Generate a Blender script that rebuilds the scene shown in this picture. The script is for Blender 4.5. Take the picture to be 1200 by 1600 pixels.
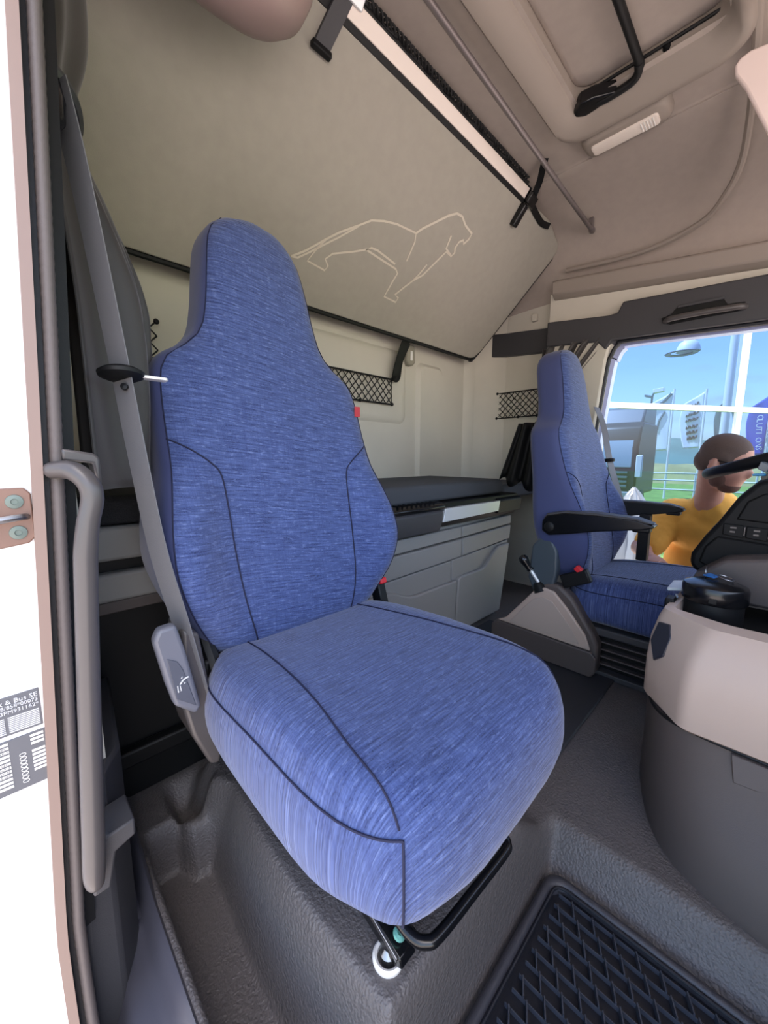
import bpy, bmesh, math, random
from mathutils import Vector, Matrix, noise
random.seed(7)
D = bpy.data
for o in list(D.objects): D.objects.remove(o)
SC = bpy.context.scene
COL = SC.collection
V = Vector
R = math.radians

# ------------------------------------------------------------------ camera
cam = D.cameras.new('camera'); camo = D.objects.new('camera', cam); COL.objects.link(camo)
cam.lens = 13.5; cam.sensor_width = 36; cam.sensor_fit = 'AUTO'
cam.clip_start = 0.02; cam.clip_end = 2000
camo.location = (0, 0, 0.8)
camo.rotation_euler = (R(82), 0, R(-44.5))      # looks across the cab and to the rear, 8 deg down
SC.camera = camo

# ------------------------------------------------------------------ world, sun, exposure
SC.view_settings.view_transform = 'Standard'
SC.view_settings.look = 'None'
SC.view_settings.gamma = 1
SC.view_settings.use_curve_mapping = False
SC.view_settings.exposure = 1.02
w = D.worlds.new('sky'); SC.world = w; w.use_nodes = True
nt = w.node_tree; nt.nodes.clear()
out = nt.nodes.new('ShaderNodeOutputWorld'); bg = nt.nodes.new('ShaderNodeBackground')
sky = nt.nodes.new('ShaderNodeTexSky'); sky.sky_type = 'NISHITA'; sky.sun_disc = False
sky.sun_elevation = R(58); sky.sun_rotation = R(200); sky.air_density = 1.0; sky.dust_density = 1.6; sky.ozone_density = 1.0
tc = nt.nodes.new('ShaderNodeTexCoord')
mp = nt.nodes.new('ShaderNodeMapping'); mp.inputs['Scale'].default_value = (2.2, 2.2, 9)
nz = nt.nodes.new('ShaderNodeTexNoise'); nz.inputs['Scale'].default_value = 2.2; nz.inputs['Detail'].default_value = 6
rp = nt.nodes.new('ShaderNodeValToRGB'); rp.color_ramp.elements[0].position = .60; rp.color_ramp.elements[1].position = .85
mx = nt.nodes.new('ShaderNodeMixRGB'); mx.inputs[2].default_value = (2.6, 2.7, 2.8, 1)
nt.links.new(tc.outputs['Generated'], mp.inputs['Vector']); nt.links.new(mp.outputs[0], nz.inputs['Vector'])
nt.links.new(nz.outputs['Fac'], rp.inputs[0]); nt.links.new(rp.outputs[0], mx.inputs[0])
nt.links.new(sky.outputs[0], mx.inputs[1]); nt.links.new(mx.outputs[0], bg.inputs[0])
nt.links.new(bg.outputs[0], out.inputs[0]); bg.inputs[1].default_value = 0.30
sun = D.lights.new('sun', 'SUN'); sun.energy = 8.0; sun.angle = R(0.6); sun.color = (1, .97, .93)
suno = D.objects.new('sun', sun); COL.objects.link(suno)
# the sun stands high behind the truck, over the passenger side
sd = V((0.30, -0.62, -1.25)).normalized()
suno.rotation_euler = sd.to_track_quat('-Z', 'Y').to_euler()
suno.location = (-2, 4, 8)

# ------------------------------------------------------------------ materials
def lin(c):
    return tuple((x/255/12.92 if x/255 <= .04045 else ((x/255+.055)/1.055)**2.4) for x in c) + (1,)
MATS = {}
def mat(name, rgb, rough=.5, metal=0., bump=0., bscale=200., spec=.5, var=0., vscale=8., detail=3., kind='noise', bdist=.002, coat=0., trans=0., sheen=0.):
    if name in MATS: return MATS[name]
    m = D.materials.new(name); m.use_nodes = True; n = m.node_tree; b = n.nodes['Principled BSDF']
    c = lin(rgb); b.inputs['Base Color'].default_value = c
    b.inputs['Roughness'].default_value = rough; b.inputs['Metallic'].default_value = metal
    b.inputs['Specular IOR Level'].default_value = spec; b.inputs['Coat Weight'].default_value = coat
    b.inputs['Sheen Weight'].default_value = sheen
    tcn = n.nodes.new('ShaderNodeTexCoord')
    if var:
        t = n.nodes.new('ShaderNodeTexNoise'); t.inputs['Scale'].default_value = vscale; t.inputs['Detail'].default_value = 5
        n.links.new(tcn.outputs['Object'], t.inputs['Vector'])
        rr = n.nodes.new('ShaderNodeValToRGB')
        rr.color_ramp.elements[0].position = .3; rr.color_ramp.elements[1].position = .7
        rr.color_ramp.elements[0].color = tuple(x*(1-var) for x in c[:3])+(1,)
        rr.color_ramp.elements[1].color = tuple(min(1, x*(1+var)) for x in c[:3])+(1,)
        n.links.new(t.outputs['Fac'], rr.inputs[0]); n.links.new(rr.outputs[0], b.inputs['Base Color'])
    if bump:
        if kind == 'noise':
            t = n.nodes.new('ShaderNodeTexNoise'); t.inputs['Scale'].default_value = bscale; t.inputs['Detail'].default_value = detail
            o = t.outputs['Fac']
        else:
            t = n.nodes.new('ShaderNodeTexVoronoi'); t.inputs['Scale'].default_value = bscale
            o = t.outputs['Distance']
        n.links.new(tcn.outputs['Object'], t.inputs['Vector'])
        bp = n.nodes.new('ShaderNodeBump'); bp.inputs['Strength'].default_value = bump; bp.inputs['Distance'].default_value = bdist
        n.links.new(o, bp.inputs['Height']); n.links.new(bp.outputs[0], b.inputs['Normal'])
    MATS[name] = m
    return m

def fabric_mat():
    """woven blue seat cloth with pale slubs; rows follow the UV map (metres)"""
    m = D.materials.new('woven_blue_cloth'); m.use_nodes = True; n = m.node_tree; b = n.nodes['Principled BSDF']
    b.inputs['Roughness'].default_value = .85; b.inputs['Sheen Weight'].default_value = .25; b.inputs['Specular IOR Level'].default_value = .2
    uv = n.nodes.new('ShaderNodeUVMap'); uv.uv_map = 'UVMap'
    def streak(sx, sy, lo, hi, det=2.):
        mpn = n.nodes.new('ShaderNodeMapping'); mpn.inputs['Scale'].default_value = (sx, sy, 1)
        t = n.nodes.new('ShaderNodeTexNoise'); t.inputs['Scale'].default_value = 1; t.inputs['Detail'].default_value = det
        n.links.new(uv.outputs[0], mpn.inputs[0]); n.links.new(mpn.outputs[0], t.inputs['Vector'])
        r_ = n.nodes.new('ShaderNodeMapRange'); r_.inputs[1].default_value = lo; r_.inputs[2].default_value = hi
        n.links.new(t.outputs['Fac'], r_.inputs[0]); return r_.outputs[0]
    rows = streak(20, 300, .32, .68, 3)      # weft rows
    warp = streak(340, 14, .38, .70, 2)      # warp threads
    fine = streak(480, 480, .35, .65, 1)
    slub = streak(75, 230, .56, .76, 2)      # pale slubs along the rows
    def mixc(fac, a, bcol, blend='MIX'):
        x = n.nodes.new('ShaderNodeMixRGB'); x.blend_type = blend
        if isinstance(fac, float): x.inputs[0].default_value = fac
        else: n.links.new(fac, x.inputs[0])
        if isinstance(a, tuple): x.inputs[1].default_value = a
        else: n.links.new(a, x.inputs[1])
        if isinstance(bcol, tuple): x.inputs[2].default_value = bcol
        else: n.links.new(bcol, x.inputs[2])
        return x.outputs[0]
    def mul(s, k):
        q = n.nodes.new('ShaderNodeMath'); q.operation = 'MULTIPLY'; n.links.new(s, q.inputs[0]); q.inputs[1].default_value = k; return q.outputs[0]
    c = mixc(rows, lin((30, 41, 78)), lin((82, 99, 148)))
    c = mixc(mul(warp, .55), c, lin((40, 52, 100)))
    c = mixc(mul(fine, .35), c, lin((84, 102, 158)))
    c = mixc(mul(slub, .42), c, lin((128, 146, 194)))
    n.links.new(c, b.inputs['Base Color'])
    bp = n.nodes.new('ShaderNodeBump'); bp.inputs['Strength'].default_value = .35; bp.inputs['Distance'].default_value = .0015
    n.links.new(rows, bp.inputs['Height']); n.links.new(bp.outputs[0], b.inputs['Normal'])
    MATS['fabric'] = m
    return m
FAB = fabric_mat()
M_side = mat('plain_blue_cover', (57, 66, 110), .75, bump=.08, bscale=900, sheen=.2)
M_seam = mat('navy_seam', (20, 25, 56), .8)
M_wall = mat('light_grey_beige_panel', (206, 201, 188), .55, bump=.12, bscale=700, var=.02)
M_bunk = mat('bunk_underside_felt', (163, 159, 148), .9, bump=.25, bscale=900, var=.03, vscale=30)
M_line = mat('pale_emblem_line', (205, 198, 182), .7)
M_ceil = mat('roof_lining', (172, 161, 152), .9, bump=.25, bscale=800, var=.03, vscale=30)
M_ceil2 = mat('roof_moulding', (150, 140, 131), .6, bump=.1, bscale=700)
M_dark = mat('dark_grey_trim', (62, 62, 66), .55, bump=.2, bscale=900)
M_black = mat('black_plastic', (17, 18, 20), .5, spec=.3, bump=.1, bscale=900)
M_gloss = mat('gloss_black_plastic', (16, 17, 20), .22)
M_floor = mat('grained_floor_covering', (94, 90, 90), .46, bump=.9, bscale=200, detail=1, bdist=.003, spec=.5)
M_carpet = mat('dark_floor_liner', (46, 48, 54), .6, bump=.4, bscale=420)
M_sill = mat('smooth_sill_plastic', (72, 72, 82), .34, bump=.03, bscale=500)
M_rubber = mat('black_rubber', (22, 25, 34), .5, bump=.15, bscale=600)
M_seal = mat('grey_door_seal', (92, 85, 84), .6, bump=.2, bscale=400)
M_paint = mat('white_body_paint', (236, 236, 238), .3, coat=.5)
M_flange = mat('painted_flange', (128, 108, 100), .4)
M_handle = mat('grey_handle_plastic', (78, 74, 74), .32)
M_curt = mat('grey_curtain_cloth', (50, 46, 45), .5, bump=.1, bscale=700, sheen=.3)
M_belt = mat('seat_belt_webbing', (112, 112, 116), .38, bump=.2, bscale=900)
M_mattr = mat('charcoal_mattress_cloth', (66, 69, 75), .9, bump=.4, bscale=900)
M_cab = mat('cabinet_grey', (142, 141, 139), .5, bump=.12, bscale=800)
M_cab2 = mat('cabinet_grey_light', (142, 140, 138), .5, bump=.1, bscale=800)
M_alu = mat('aluminium', (226, 228, 230), .35, metal=.35)
M_rail = mat('pale_anodised_rail', (238, 226, 216), .45)
M_steel = mat('steel', (150, 150, 152), .3, metal=1.)
M_rod = mat('grey_rod', (128, 120, 120), .4, metal=.5)
M_beige = mat('warm_beige_plastic', (184, 166, 154), .5, bump=.1, bscale=900)
M_cons = mat('console_grey', (82, 74, 72), .5, bump=.2, bscale=900)
M_red = mat('red_plastic', (205, 40, 50), .4)
M_green = mat('screw_green', (120, 190, 180), .35, metal=.4)
M_white = mat('white_plastic', (232, 230, 226), .45)
M_cord = mat('black_cord', (20, 20, 22), .7)
M_icon = mat('pale_print', (206, 208, 212), .6)
M_skin = mat('skin', (196, 142, 122), .55, var=.06, vscale=20)
M_hair = mat('short_brown_hair', (92, 74, 66), .85, bump=.6, bscale=400)
M_beard = mat('beard', (104, 74, 64), .85, bump=.6, bscale=400)
M_shirt = mat('mustard_shirt', (238, 176, 78), .85, bump=.35, bscale=14, bdist=.02)
M_trous = mat('dark_trousers', (48, 50, 60), .85)
M_ground = mat('warm_paving', (200, 184, 172), .85, var=.08, vscale=2)
M_grass = mat('lawn', (112, 140, 62), .95, var=.3, vscale=1.5)
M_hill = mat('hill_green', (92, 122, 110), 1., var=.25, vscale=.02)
M_plate = mat('label_grey', (96, 98, 104), .5)
M_bluepaper = mat('blue_film', (60, 140, 190), .25)
M_navy = mat('flag_blue', (70, 88, 190), .8)
M_fgrey = mat('flag_grey', (100, 116, 120), .8)
M_fwhite = mat('flag_white', (236, 238, 238), .8)
M_lens = mat('lamp_lens', (236, 226, 216), .25, bump=.5, bscale=150)

def glass_mat(name, tint, refl):
    m = D.materials.new(name); m.use_nodes = True; n = m.node_tree; n.nodes.clear()
    o = n.nodes.new('ShaderNodeOutputMaterial'); t = n.nodes.new('ShaderNodeBsdfTransparent'); g = n.nodes.new('ShaderNodeBsdfGlossy')
    t.inputs[0].default_value = tint; g.inputs['Roughness'].default_value = .02
    x = n.nodes.new('ShaderNodeMixShader'); x.inputs[0].default_value = refl
    n.links.new(t.outputs[0], x.inputs[1]); n.links.new(g.outputs[0], x.inputs[2]); n.links.new(x.outputs[0], o.inputs[0])
    return m
M_glass = glass_mat('sky_dimming_glazing', (.17, .27, .46, 1), .05)  # blue tint added to dim the bright sky seen through the panes
M_film = mat('clear_plastic_sheet', (92, 97, 104), .3)

# ------------------------------------------------------------------ helpers
WL = {}
def thing(name, label, cat, loc=(0, 0, 0), group=None):
    o = D.objects.new(name, None); o.empty_display_size = .05; COL.objects.link(o); o.location = loc; WL[o] = V(loc)
    o['label'] = label; o['category'] = cat
    if group: o['group'] = group
    return o
def tag(o, label, cat, group=None):
    o['label'] = label; o['category'] = cat
    if group: o['group'] = group
    return o
def link(o, parent, origin):
    COL.objects.link(o); WL[o] = V(origin)
    if parent is not None:
        o.parent = parent; o.location = V(origin) - WL[parent]
    else: o.location = origin
    return o
def mesh(name, verts, faces, m, parent=None, smooth=True, bevel=0, seg=2, sub=0, uv=None, solid=0, wn=True, sharp=35):
    verts = [V(v) for v in verts]
    lo = V((min(v.x for v in verts), min(v.y for v in verts), min(v.z for v in verts)))
    hi = V((max(v.x for v in verts), max(v.y for v in verts), max(v.z for v in verts)))
    org = (lo+hi)/2
    if parent is None: org.z = lo.z
    me = D.meshes.new(name); me.from_pydata([v-org for v in verts], [], faces); me.update()
    bm = bmesh.new(); bm.from_mesh(me); bmesh.ops.recalc_face_normals(bm, faces=bm.faces); bm.to_mesh(me); bm.free()
    if uv:
        l = me.uv_layers.new(name='UVMap')
        for lp in me.loops: l.data[lp.index].uv = uv[lp.vertex_index]
    for x in (m if isinstance(m, list) else [m]): me.materials.append(x)
    o = D.objects.new(name, me); link(o, parent, org)
    if smooth:
        me.polygons.foreach_set('use_smooth', [True]*len(me.polygons))
        if sharp: me.set_sharp_from_angle(angle=R(sharp))
    if solid:
        s = o.modifiers.new('solid', 'SOLIDIFY'); s.thickness = solid; s.offset = 0
    if bevel:
        b = o.modifiers.new('bevel', 'BEVEL'); b.width = bevel; b.segments = seg; b.limit_method = 'ANGLE'; b.angle_limit = R(30); b.harden_normals = False
    if sub:
        s = o.modifiers.new('sub', 'SUBSURF'); s.levels = sub; s.render_levels = sub
    return o
BOXF = [(0, 1, 3, 2), (4, 6, 7, 5), (0, 4, 5, 1), (2, 3, 7, 6), (0, 2, 6, 4), (1, 5, 7, 3)]
def boxv(lo, hi): return [V((x, y, z)) for x in (lo[0], hi[0]) for y in (lo[1], hi[1]) for z in (lo[2], hi[2])]
def box(name, lo, hi, m, parent=None, bevel=.003, seg=2, rot=None, piv=None):
    vs = boxv(lo, hi)
    if rot is not None:
        c = V(piv) if piv is not None else (V(lo)+V(hi))/2
        vs = [c + rot @ (v-c) for v in vs]
    return mesh(name, vs, BOXF, m, parent, bevel=bevel, seg=seg)
def obox(name, c, ax, ay, az, m, parent=None, bevel=.002):
    """box from centre and three half-axis vectors"""
    c, ax, ay, az = V(c), V(ax), V(ay), V(az)
    vs = [c + ax*i + ay*j + az*k for i in (-1, 1) for j in (-1, 1) for k in (-1, 1)]
    return mesh(name, vs, BOXF, m, parent, bevel=bevel)
def prism(name, pts, axis, a, b, m, parent=None, bevel=.004, seg=2):
    def e(p, t):
        return {'x': V((t, p[0], p[1])), 'y': V((p[0], t, p[1])), 'z': V((p[0], p[1], t))}[axis]
    n = len(pts)
    vs = [e(p, a) for p in pts] + [e(p, b) for p in pts]
    fs = [tuple(range(n)), tuple(range(2*n-1, n-1, -1))] + [(i, i+n, (i+1) % n+n, (i+1) % n) for i in range(n)]
    return mesh(name, vs, fs, m, parent, bevel=bevel, seg=seg)
def loft(name, rings, m, parent=None, cap=(True, True), closed=True, uv=None, **k):
    n = len(rings[0]); vs = [V(p) for r_ in rings for p in r_]; fs = []
    for i in range(len(rings)-1):
        for j in range(n if closed else n-1):
            fs.append((i*n+j, i*n+(j+1) % n, (i+1)*n+(j+1) % n, (i+1)*n+j))
    if closed and cap[0]: fs.append(tuple(range(n))[::-1])
    if closed and cap[1]: fs.append(tuple((len(rings)-1)*n+j for j in range(n)))
    return mesh(name, vs, fs, m, parent, uv=uv, **k)
def smoothpath(pts, n=8, closed=False):
    P = [V(p) for p in pts]; o = []
    N = len(P)
    for i in range(N if closed else N-1):
        if closed: a, b, c, d = P[i-1], P[i], P[(i+1) % N], P[(i+2) % N]
        else: a, b, c, d = P[max(i-1, 0)], P[i], P[i+1], P[min(i+2, N-1)]
        for k in range(n):
            t = k/n
            o.append(.5*((2*b)+(c-a)*t+(2*a-5*b+4*c-d)*t*t+(3*b-a-3*c+d)*t**3))
    if not closed: o.append(P[-1])
    return o
def sweep(pts, r, sides=10, closed=False, flat=None, up=None):
    """rings along a path; r float or list; flat=(half width, half thickness) gives a strap section"""
    P = [V(p) for p in pts]; N = len(P); rings = []; ref = None
    for i in range(N):
        if closed: t = (P[(i+1) % N]-P[i-1])
        else: t = P[min(i+1, N-1)]-P[max(i-1, 0)]
        t.normalize()
        if up is not None: ref = V(up)
        elif ref is None: ref = V((0, 0, 1)) if abs(t.z) < .9 else V((1, 0, 0))
        s = t.cross(ref); s.normalize(); u = s.cross(t); u.normalize()
        if up is None: ref = u
        rr = r[i] if isinstance(r, (list, tuple)) else r
        if flat:
            a, b = flat
            rings.append([P[i]+s*a*x+u*b*y for x, y in ((-1, -1), (1, -1), (1, 1), (-1, 1))])
        else:
            rings.append([P[i]+(s*math.cos(q)+u*math.sin(q))*rr for q in [2*math.pi*k/sides for k in range(sides)]])
    return rings
def tube(name, pts, r, m, parent=None, sides=10, closed=False, smooth_n=0, **k):
    if smooth_n: pts = smoothpath(pts, smooth_n, closed)
    rg = sweep(pts, r, sides, closed)
    if closed: rg.append(rg[0])
    return loft(name, rg, m, parent, cap=(not closed, not closed), **k)
def strap(name, pts, wd, th, up, m, parent=None, smooth_n=6):
    if smooth_n: pts = smoothpath(pts, smooth_n)
    return loft(name, sweep(pts, 0, flat=(wd/2, th/2), up=up), m, parent, sharp=40)
def lathe(name, prof, c, m, parent=None, sides=28, axis=None, **k):
    q = V(axis).normalized().to_track_quat('Z', 'Y') if axis is not None else None
    rings = []
    for rr, z in prof:
        ring = [V((rr*math.cos(2*math.pi*j/sides), rr*math.sin(2*math.pi*j/sides), z)) for j in range(sides)]
        rings.append([V(c)+(q @ p if q else p) for p in ring])
    return loft(name, rings, m, parent, **k)
def grid(name, fn, us, vs_, m, parent=None, uvf=None, **k):
    P = [[V(fn(u, v)) for v in vs_] for u in us]; n = len(vs_)
    uv = [uvf(u, v) for u in us for v in vs_] if uvf else None
    verts = [p for r_ in P for p in r_]
    fs = [(i*n+j, (i+1)*n+j, (i+1)*n+j+1, i*n+j+1) for i in range(len(us)-1) for j in range(n-1)]
    return mesh(name, verts, fs, m, parent, uv=uv, **k)
def lsp(a, b, n): return [a+(b-a)*i/(n-1) for i in range(n)]
def ss(a, b, x):
    t = max(0, min(1, (x-a)/(b-a))); return t*t*(3-2*t)
def interp(tab, x):
    """smooth (monotone cubic-ish) table interpolation; rows (x, a, b, ...)"""
    if x <= tab[0][0]: return tab[0][1:]
    if x >= tab[-1][0]: return tab[-1][1:]
    for i in range(len(tab)-1):
        if tab[i][0] <= x <= tab[i+1][0]:
            p1, p2 = tab[i], tab[i+1]; p0 = tab[max(i-1, 0)]; p3 = tab[min(i+2, len(tab)-1)]
            h = p2[0]-p1[0]; t = (x-p1[0])/h; r_ = []
            for k in range(1, len(p1)):
                d1 = (p2[k]-p0[k])/(p2[0]-p0[0])*h; d2 = (p3[k]-p1[k])/(p3[0]-p1[0])*h
                r_.append((2*t**3-3*t*t+1)*p1[k]+(t**3-2*t*t+t)*d1+(-2*t**3+3*t*t)*p2[k]+(t**3-t*t)*d2)
            return tuple(r_)
def struct(o):
    o['kind'] = 'structure'; return o
def text(name, s, size, m, parent, origin, xdir, ydir, extrude=.0004, align='LEFT'):
    c = D.curves.new(name, 'FONT'); c.body = s; c.size = size; c.extrude = extrude; c.align_x = align; c.resolution_u = 2
    t = D.objects.new(name, c); COL.objects.link(t)
    dg = bpy.context.evaluated_depsgraph_get(); me = D.meshes.new_from_object(t.evaluated_get(dg))
    D.objects.remove(t)
    X, Y = V(xdir).normalized(), V(ydir).normalized(); Z = X.cross(Y); o_ = V(origin)
    vs = [o_ + X*v.co.x + Y*v.co.y + Z*v.co.z for v in me.vertices]; fs = [tuple(p.vertices) for p in me.polygons]
    if not vs: return None
    return mesh(name, vs, fs, m, parent, smooth=False)

# ================================================================== STRUCTURE
# floor: one moulded covering with step pocket, seat plateau, footwell and tunnel
def floor_z(x, y):
    # seat plateau
    ex = .258 - .03*ss(.78, .86, y) + .008*math.sin(y*9)
    pl = ss(ex, ex+.040, x)*(1-ss(.66, .78, x))*ss(.264, .296, y)*(1-ss(.90, .98, y))
    z = .07*pl
    # footwell ahead of the plateau, bounded by the tunnel
    fw = (1-ss(.258, .286, y))*ss(.22, .30, x)*(1-ss(.745, .82, x))
    z -= .085*fw
    # step pocket beside the sill, with a rounded rear wall
    pk = ss(.130, .146, x)*(1-ss(ex-.022, ex+.014, x))*(1-ss(.845-.05*ss(.19, .22, x), .875-.05*ss(.19, .22, x), y))
    z -= .115*pk
    z -= .05*ss(.19, .22, x)*(1-ss(.25, .30, x))*ss(.84, .87, y)*(1-ss(.93, .99, y))
    z -= .085*(1-ss(.258, .286, y))*(1-ss(.22, .30, x))*ss(.130, .146, x)*(1-pk)
    z += .012*math.exp(-((x-.124)/.009)**2)
    return z
xs = [.112+.006*i for i in range(130)]; xs += [xs[-1]+.03*i for i in range(1, 50)]
xs = [x for x in xs if x < 2.30] + [2.30]
ys = lsp(-.95, -.1, 20)[:-1] + lsp(-.1, 1.0, 180) + lsp(1.0, 1.5, 12)[1:]
floor = struct(grid('floor', lambda u, v: (u, v, floor_z(u, v)), xs, ys, M_floor, sharp=0))
slab = struct(box('floor_underside', (-.02, -.95, -.32), (2.36, 1.52, -.26), M_dark, bevel=0))
# dark liner lying on the middle of the floor, with a rounded edge toward the footwell
liner = prism('floor_liner', [(.84, .335), (1.64, .335), (1.64, .925), (.80, .925), (.795, .36), (.81, .34)], 'z', .001, .010, M_carpet, bevel=.004)
tag(liner, 'dark ribbed liner covering the middle floor between the two seats', 'floor liner')

# sill: stepped plastic tread along the door opening
prof = [(.122, .006), (.116, .012), (.108, .004), (.100, -.035), (.085, -.052), (.062, -.060), (.052, -.085), (.040, -.110), (.022, -.116), (.012, -.10), (.006, -.10), (.004, -.30), (.13, -.30)]
def sillring(y):
    k = ss(.70, .86, y); s = .0 + .02*ss(.5, .9, y)
    return [(px+ s*0 + .0, y, pz + k*.16*(1 if px < .10 else .2)*(pz > -.2)) for px, pz in prof]
sill = struct(loft('trim_1', [sillring(y) for y in lsp(-.75, 1.0, 60)], M_sill, sharp=50))
sill['label'] = 'smooth dark step sill'

# passenger side wall behind the door opening (inner face x = .07)
struct(box('wall_passenger', (.00, .70, -.10), (.07, 1.52, 2.05), M_wall, bevel=0))
struct(box('wall_passenger_header', (-.02, -.95, 1.55), (.06, .72, 2.05), M_wall, bevel=.01))
struct(box('wall_rear', (.0, 1.46, -.3), (2.40, 1.52, 2.08), M_wall, bevel=0))
struct(box('wall_driver_rear', (2.335, .70, -.3), (2.42, 1.52, 2.05), M_wall, bevel=0))
# driver side door surround: pillar, header and panel above
struct(prism('wall_driver_pillar', [(.632, 1.40), (.655, 1.29), (.738, .37), (.765, -.1), (.93, -.1), (.93, 1.45), (.632, 1.45)], 'x', 2.205, 2.37, M_wall, bevel=.012))
struct(prism('wall_driver_upper', [(-.9, 1.42), (.80, 1.42), (1.5, 1.42), (1.5, 2.05), (-.9, 2.05)], 'x', 2.37, 2.44, M_wall, bevel=0))
struct(box('wall_driver_sill', (2.20, -.9, -.3), (2.30, .75, .02), M_dark, bevel=.01))
struct(box('wall_front', (0, -1.0, -.3), (2.4, -.95, .78), M_dark, bevel=0))
struct(box('wall_front_header', (0, -1.0, 1.62), (2.4, -.95, 2.08), M_wall, bevel=0))
# moulded pressings in the rear wall
for i, (x0, x1, z0, z1, d) in enumerate([(.75, 1.60, .98, 1.36, .012), (1.68, 1.93, .60, 1.33, .022)]):
    r_ = .05
    pts = []
    for cx, cz, a0 in ((x1-r_, z0+r_, -90), (x1-r_, z1-r_, 0), (x0+r_, z1-r_, 90), (x0+r_, z0+r_, 180)):
        for k in range(6): pts.append((cx+r_*math.cos(R(a0+18*k)), cz+r_*math.sin(R(a0+18*k))))
    rings = []
    cx, cz = (x0+x1)/2, (z0+z1)/2
    for inset, dd in ((0, 0), (.012, d*.6), (.022, d), (.04, d)):
        rings.append([(cx+(p[0]-cx)*(1-2*inset/(x1-x0)), 1.462-dd, cz+(p[1]-cz)*(1-2*inset/(z1-z0))) for p in pts])
    struct(loft('trim_%d' % (10+i), rings, M_wall, cap=(False, True)))
# rounded corner moulding between rear wall and side wall
struct(loft('trim_12', [[(2.14, 1.47, z), (2.155, 1.447, z), (2.19, 1.425, z), (2.215, 1.42, z), (2.218, 1.425, z), (2.228, 1.42, z), (2.27, 1.395, z), (2.31, 1.34, z), (2.335, 1.27, z), (2.345, 1.27, z), (2.345, 1.47, z)] for z in lsp(.3, 1.75, 5)], M_wall, sharp=50))
# ceiling: curved lining from wall to wall (profile across the cab)
cprof = [(-.01, 1.80), (.05, 1.93), (.14, 2.00), (.26, 2.025), (1.70, 2.025), (1.85, 2.020), (1.98, 2.003), (2.09, 1.972), (2.18, 1.93), (2.25, 1.88), (2.30, 1.82), (2.325, 1.76), (2.335, 1.68)]
def cz(x):
    for a, b in zip(cprof, cprof[1:]):
        if a[0] <= x <= b[0]: return a[1]+(b[1]-a[1])*(x-a[0])/(b[0]-a[0])
    return 2.02
HX0, HX1, HY0, HY1 = .42, 1.56, .215, .615       # hatch hole
def crow(x, z, y): return (x, y, z - .10*ss(.55, -.2, y)*ss(1.75, 2.3, x) - .02*ss(1.0, 1.5, y))
cy = lsp(-.97, 1.5, 26)
cx_ = smoothpath([(p[0], 0, p[1]) for p in cprof], 4)
verts, faces = [], []
def cgrid(xlist, ylist):
    b0 = len(verts); n = len(ylist)
    for x, z in xlist:
        for y in ylist: verts.append(crow(x, z, y))
    for i in range(len(xlist)-1):
        for j in range(n-1): faces.append((b0+i*n+j, b0+(i+1)*n+j, b0+(i+1)*n+j+1, b0+i*n+j+1))
L1 = [(p.x, p.z) for p in cx_ if p.x < HX0] + [(HX0, 2.025)]
L2 = [(HX1, 2.025)] + [(p.x, p.z) for p in cx_ if p.x > HX1+.01]
cgrid(L1, cy); cgrid(L2, cy)
cgrid([(HX0, 2.025), (HX1, 2.025)], lsp(-.97, HY0, 6)); cgrid([(HX0, 2.025), (HX1, 2.025)], lsp(HY1, 1.5, 6))
struct(mesh('ceiling', verts, faces, M_ceil, sharp=0))
struct(box('ceiling_roof_skin', (-.05, -1.0, 2.09), (2.45, 1.53, 2.12), M_paint, bevel=0))
struct(box('ceiling_shell_side', (2.34, -1., 1.9), (2.45, 1.53, 2.1), M_wall, bevel=0))

# roof panel seams seen above the driver: a raised moulding with rounded corner
def rib(name, pts, r, m):
    return struct(tube(name, pts, r, m, smooth_n=6, sides=8))
rib('trim_2', [(2.265, .90, 1.80), (2.25, .55, 1.765), (2.20, .33, 1.785), (2.13, .245, 1.835), (2.06, .205, 1.89), (1.94, .185, 1.95), (1.78, .172, 1.995), (1.60, .160, 2.012), (1.3, .15, 2.02)], .012, M_ceil2)
# shelf-like moulding over the driver door
led = [(2.345, .00), (2.235, .00), (2.215, -.012), (2.222, -.075), (2.25, -.095), (2.345, -.10)]
struct(loft('trim_3', [[(x, y, 1.757-(.96-y)*.125+dz) for x, dz in led] for y in lsp(-.4, .955, 14)], M_ceil2, sharp=40, bevel=.006))
struct(prism('trim_4', [(-.5, 1.45), (.60, 1.50), (.98, 1.50), (.98, 1.70), (.60, 1.66), (-.5, 1.52)], 'x', 2.262, 2.30, M_wall, bevel=.004))
# dark header over the driver door with rear extension band
hd = struct(prism('trim_5', [(-.6, 1.30), (.10, 1.342), (.56, 1.372), (.632, 1.375), (.66, 1.335), (.70, 1.38), (.96, 1.405), (.96, 1.535), (.66, 1.497), (.618, 1.500), (.598, 1.545), (.10, 1.512), (-.6, 1.455)], 'x', 2.195, 2.275, M_dark, bevel=.008, seg=3))
hd['label'] = 'dark grey header over the driver door'
struct(prism('trim_6', [(.962, 1.405), (1.262, 1.43), (1.50, 1.455), (1.50, 1.60), (1.262, 1.565), (.962, 1.535)], 'x', 2.30, 2.345, M_dark, bevel=.004))
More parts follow.
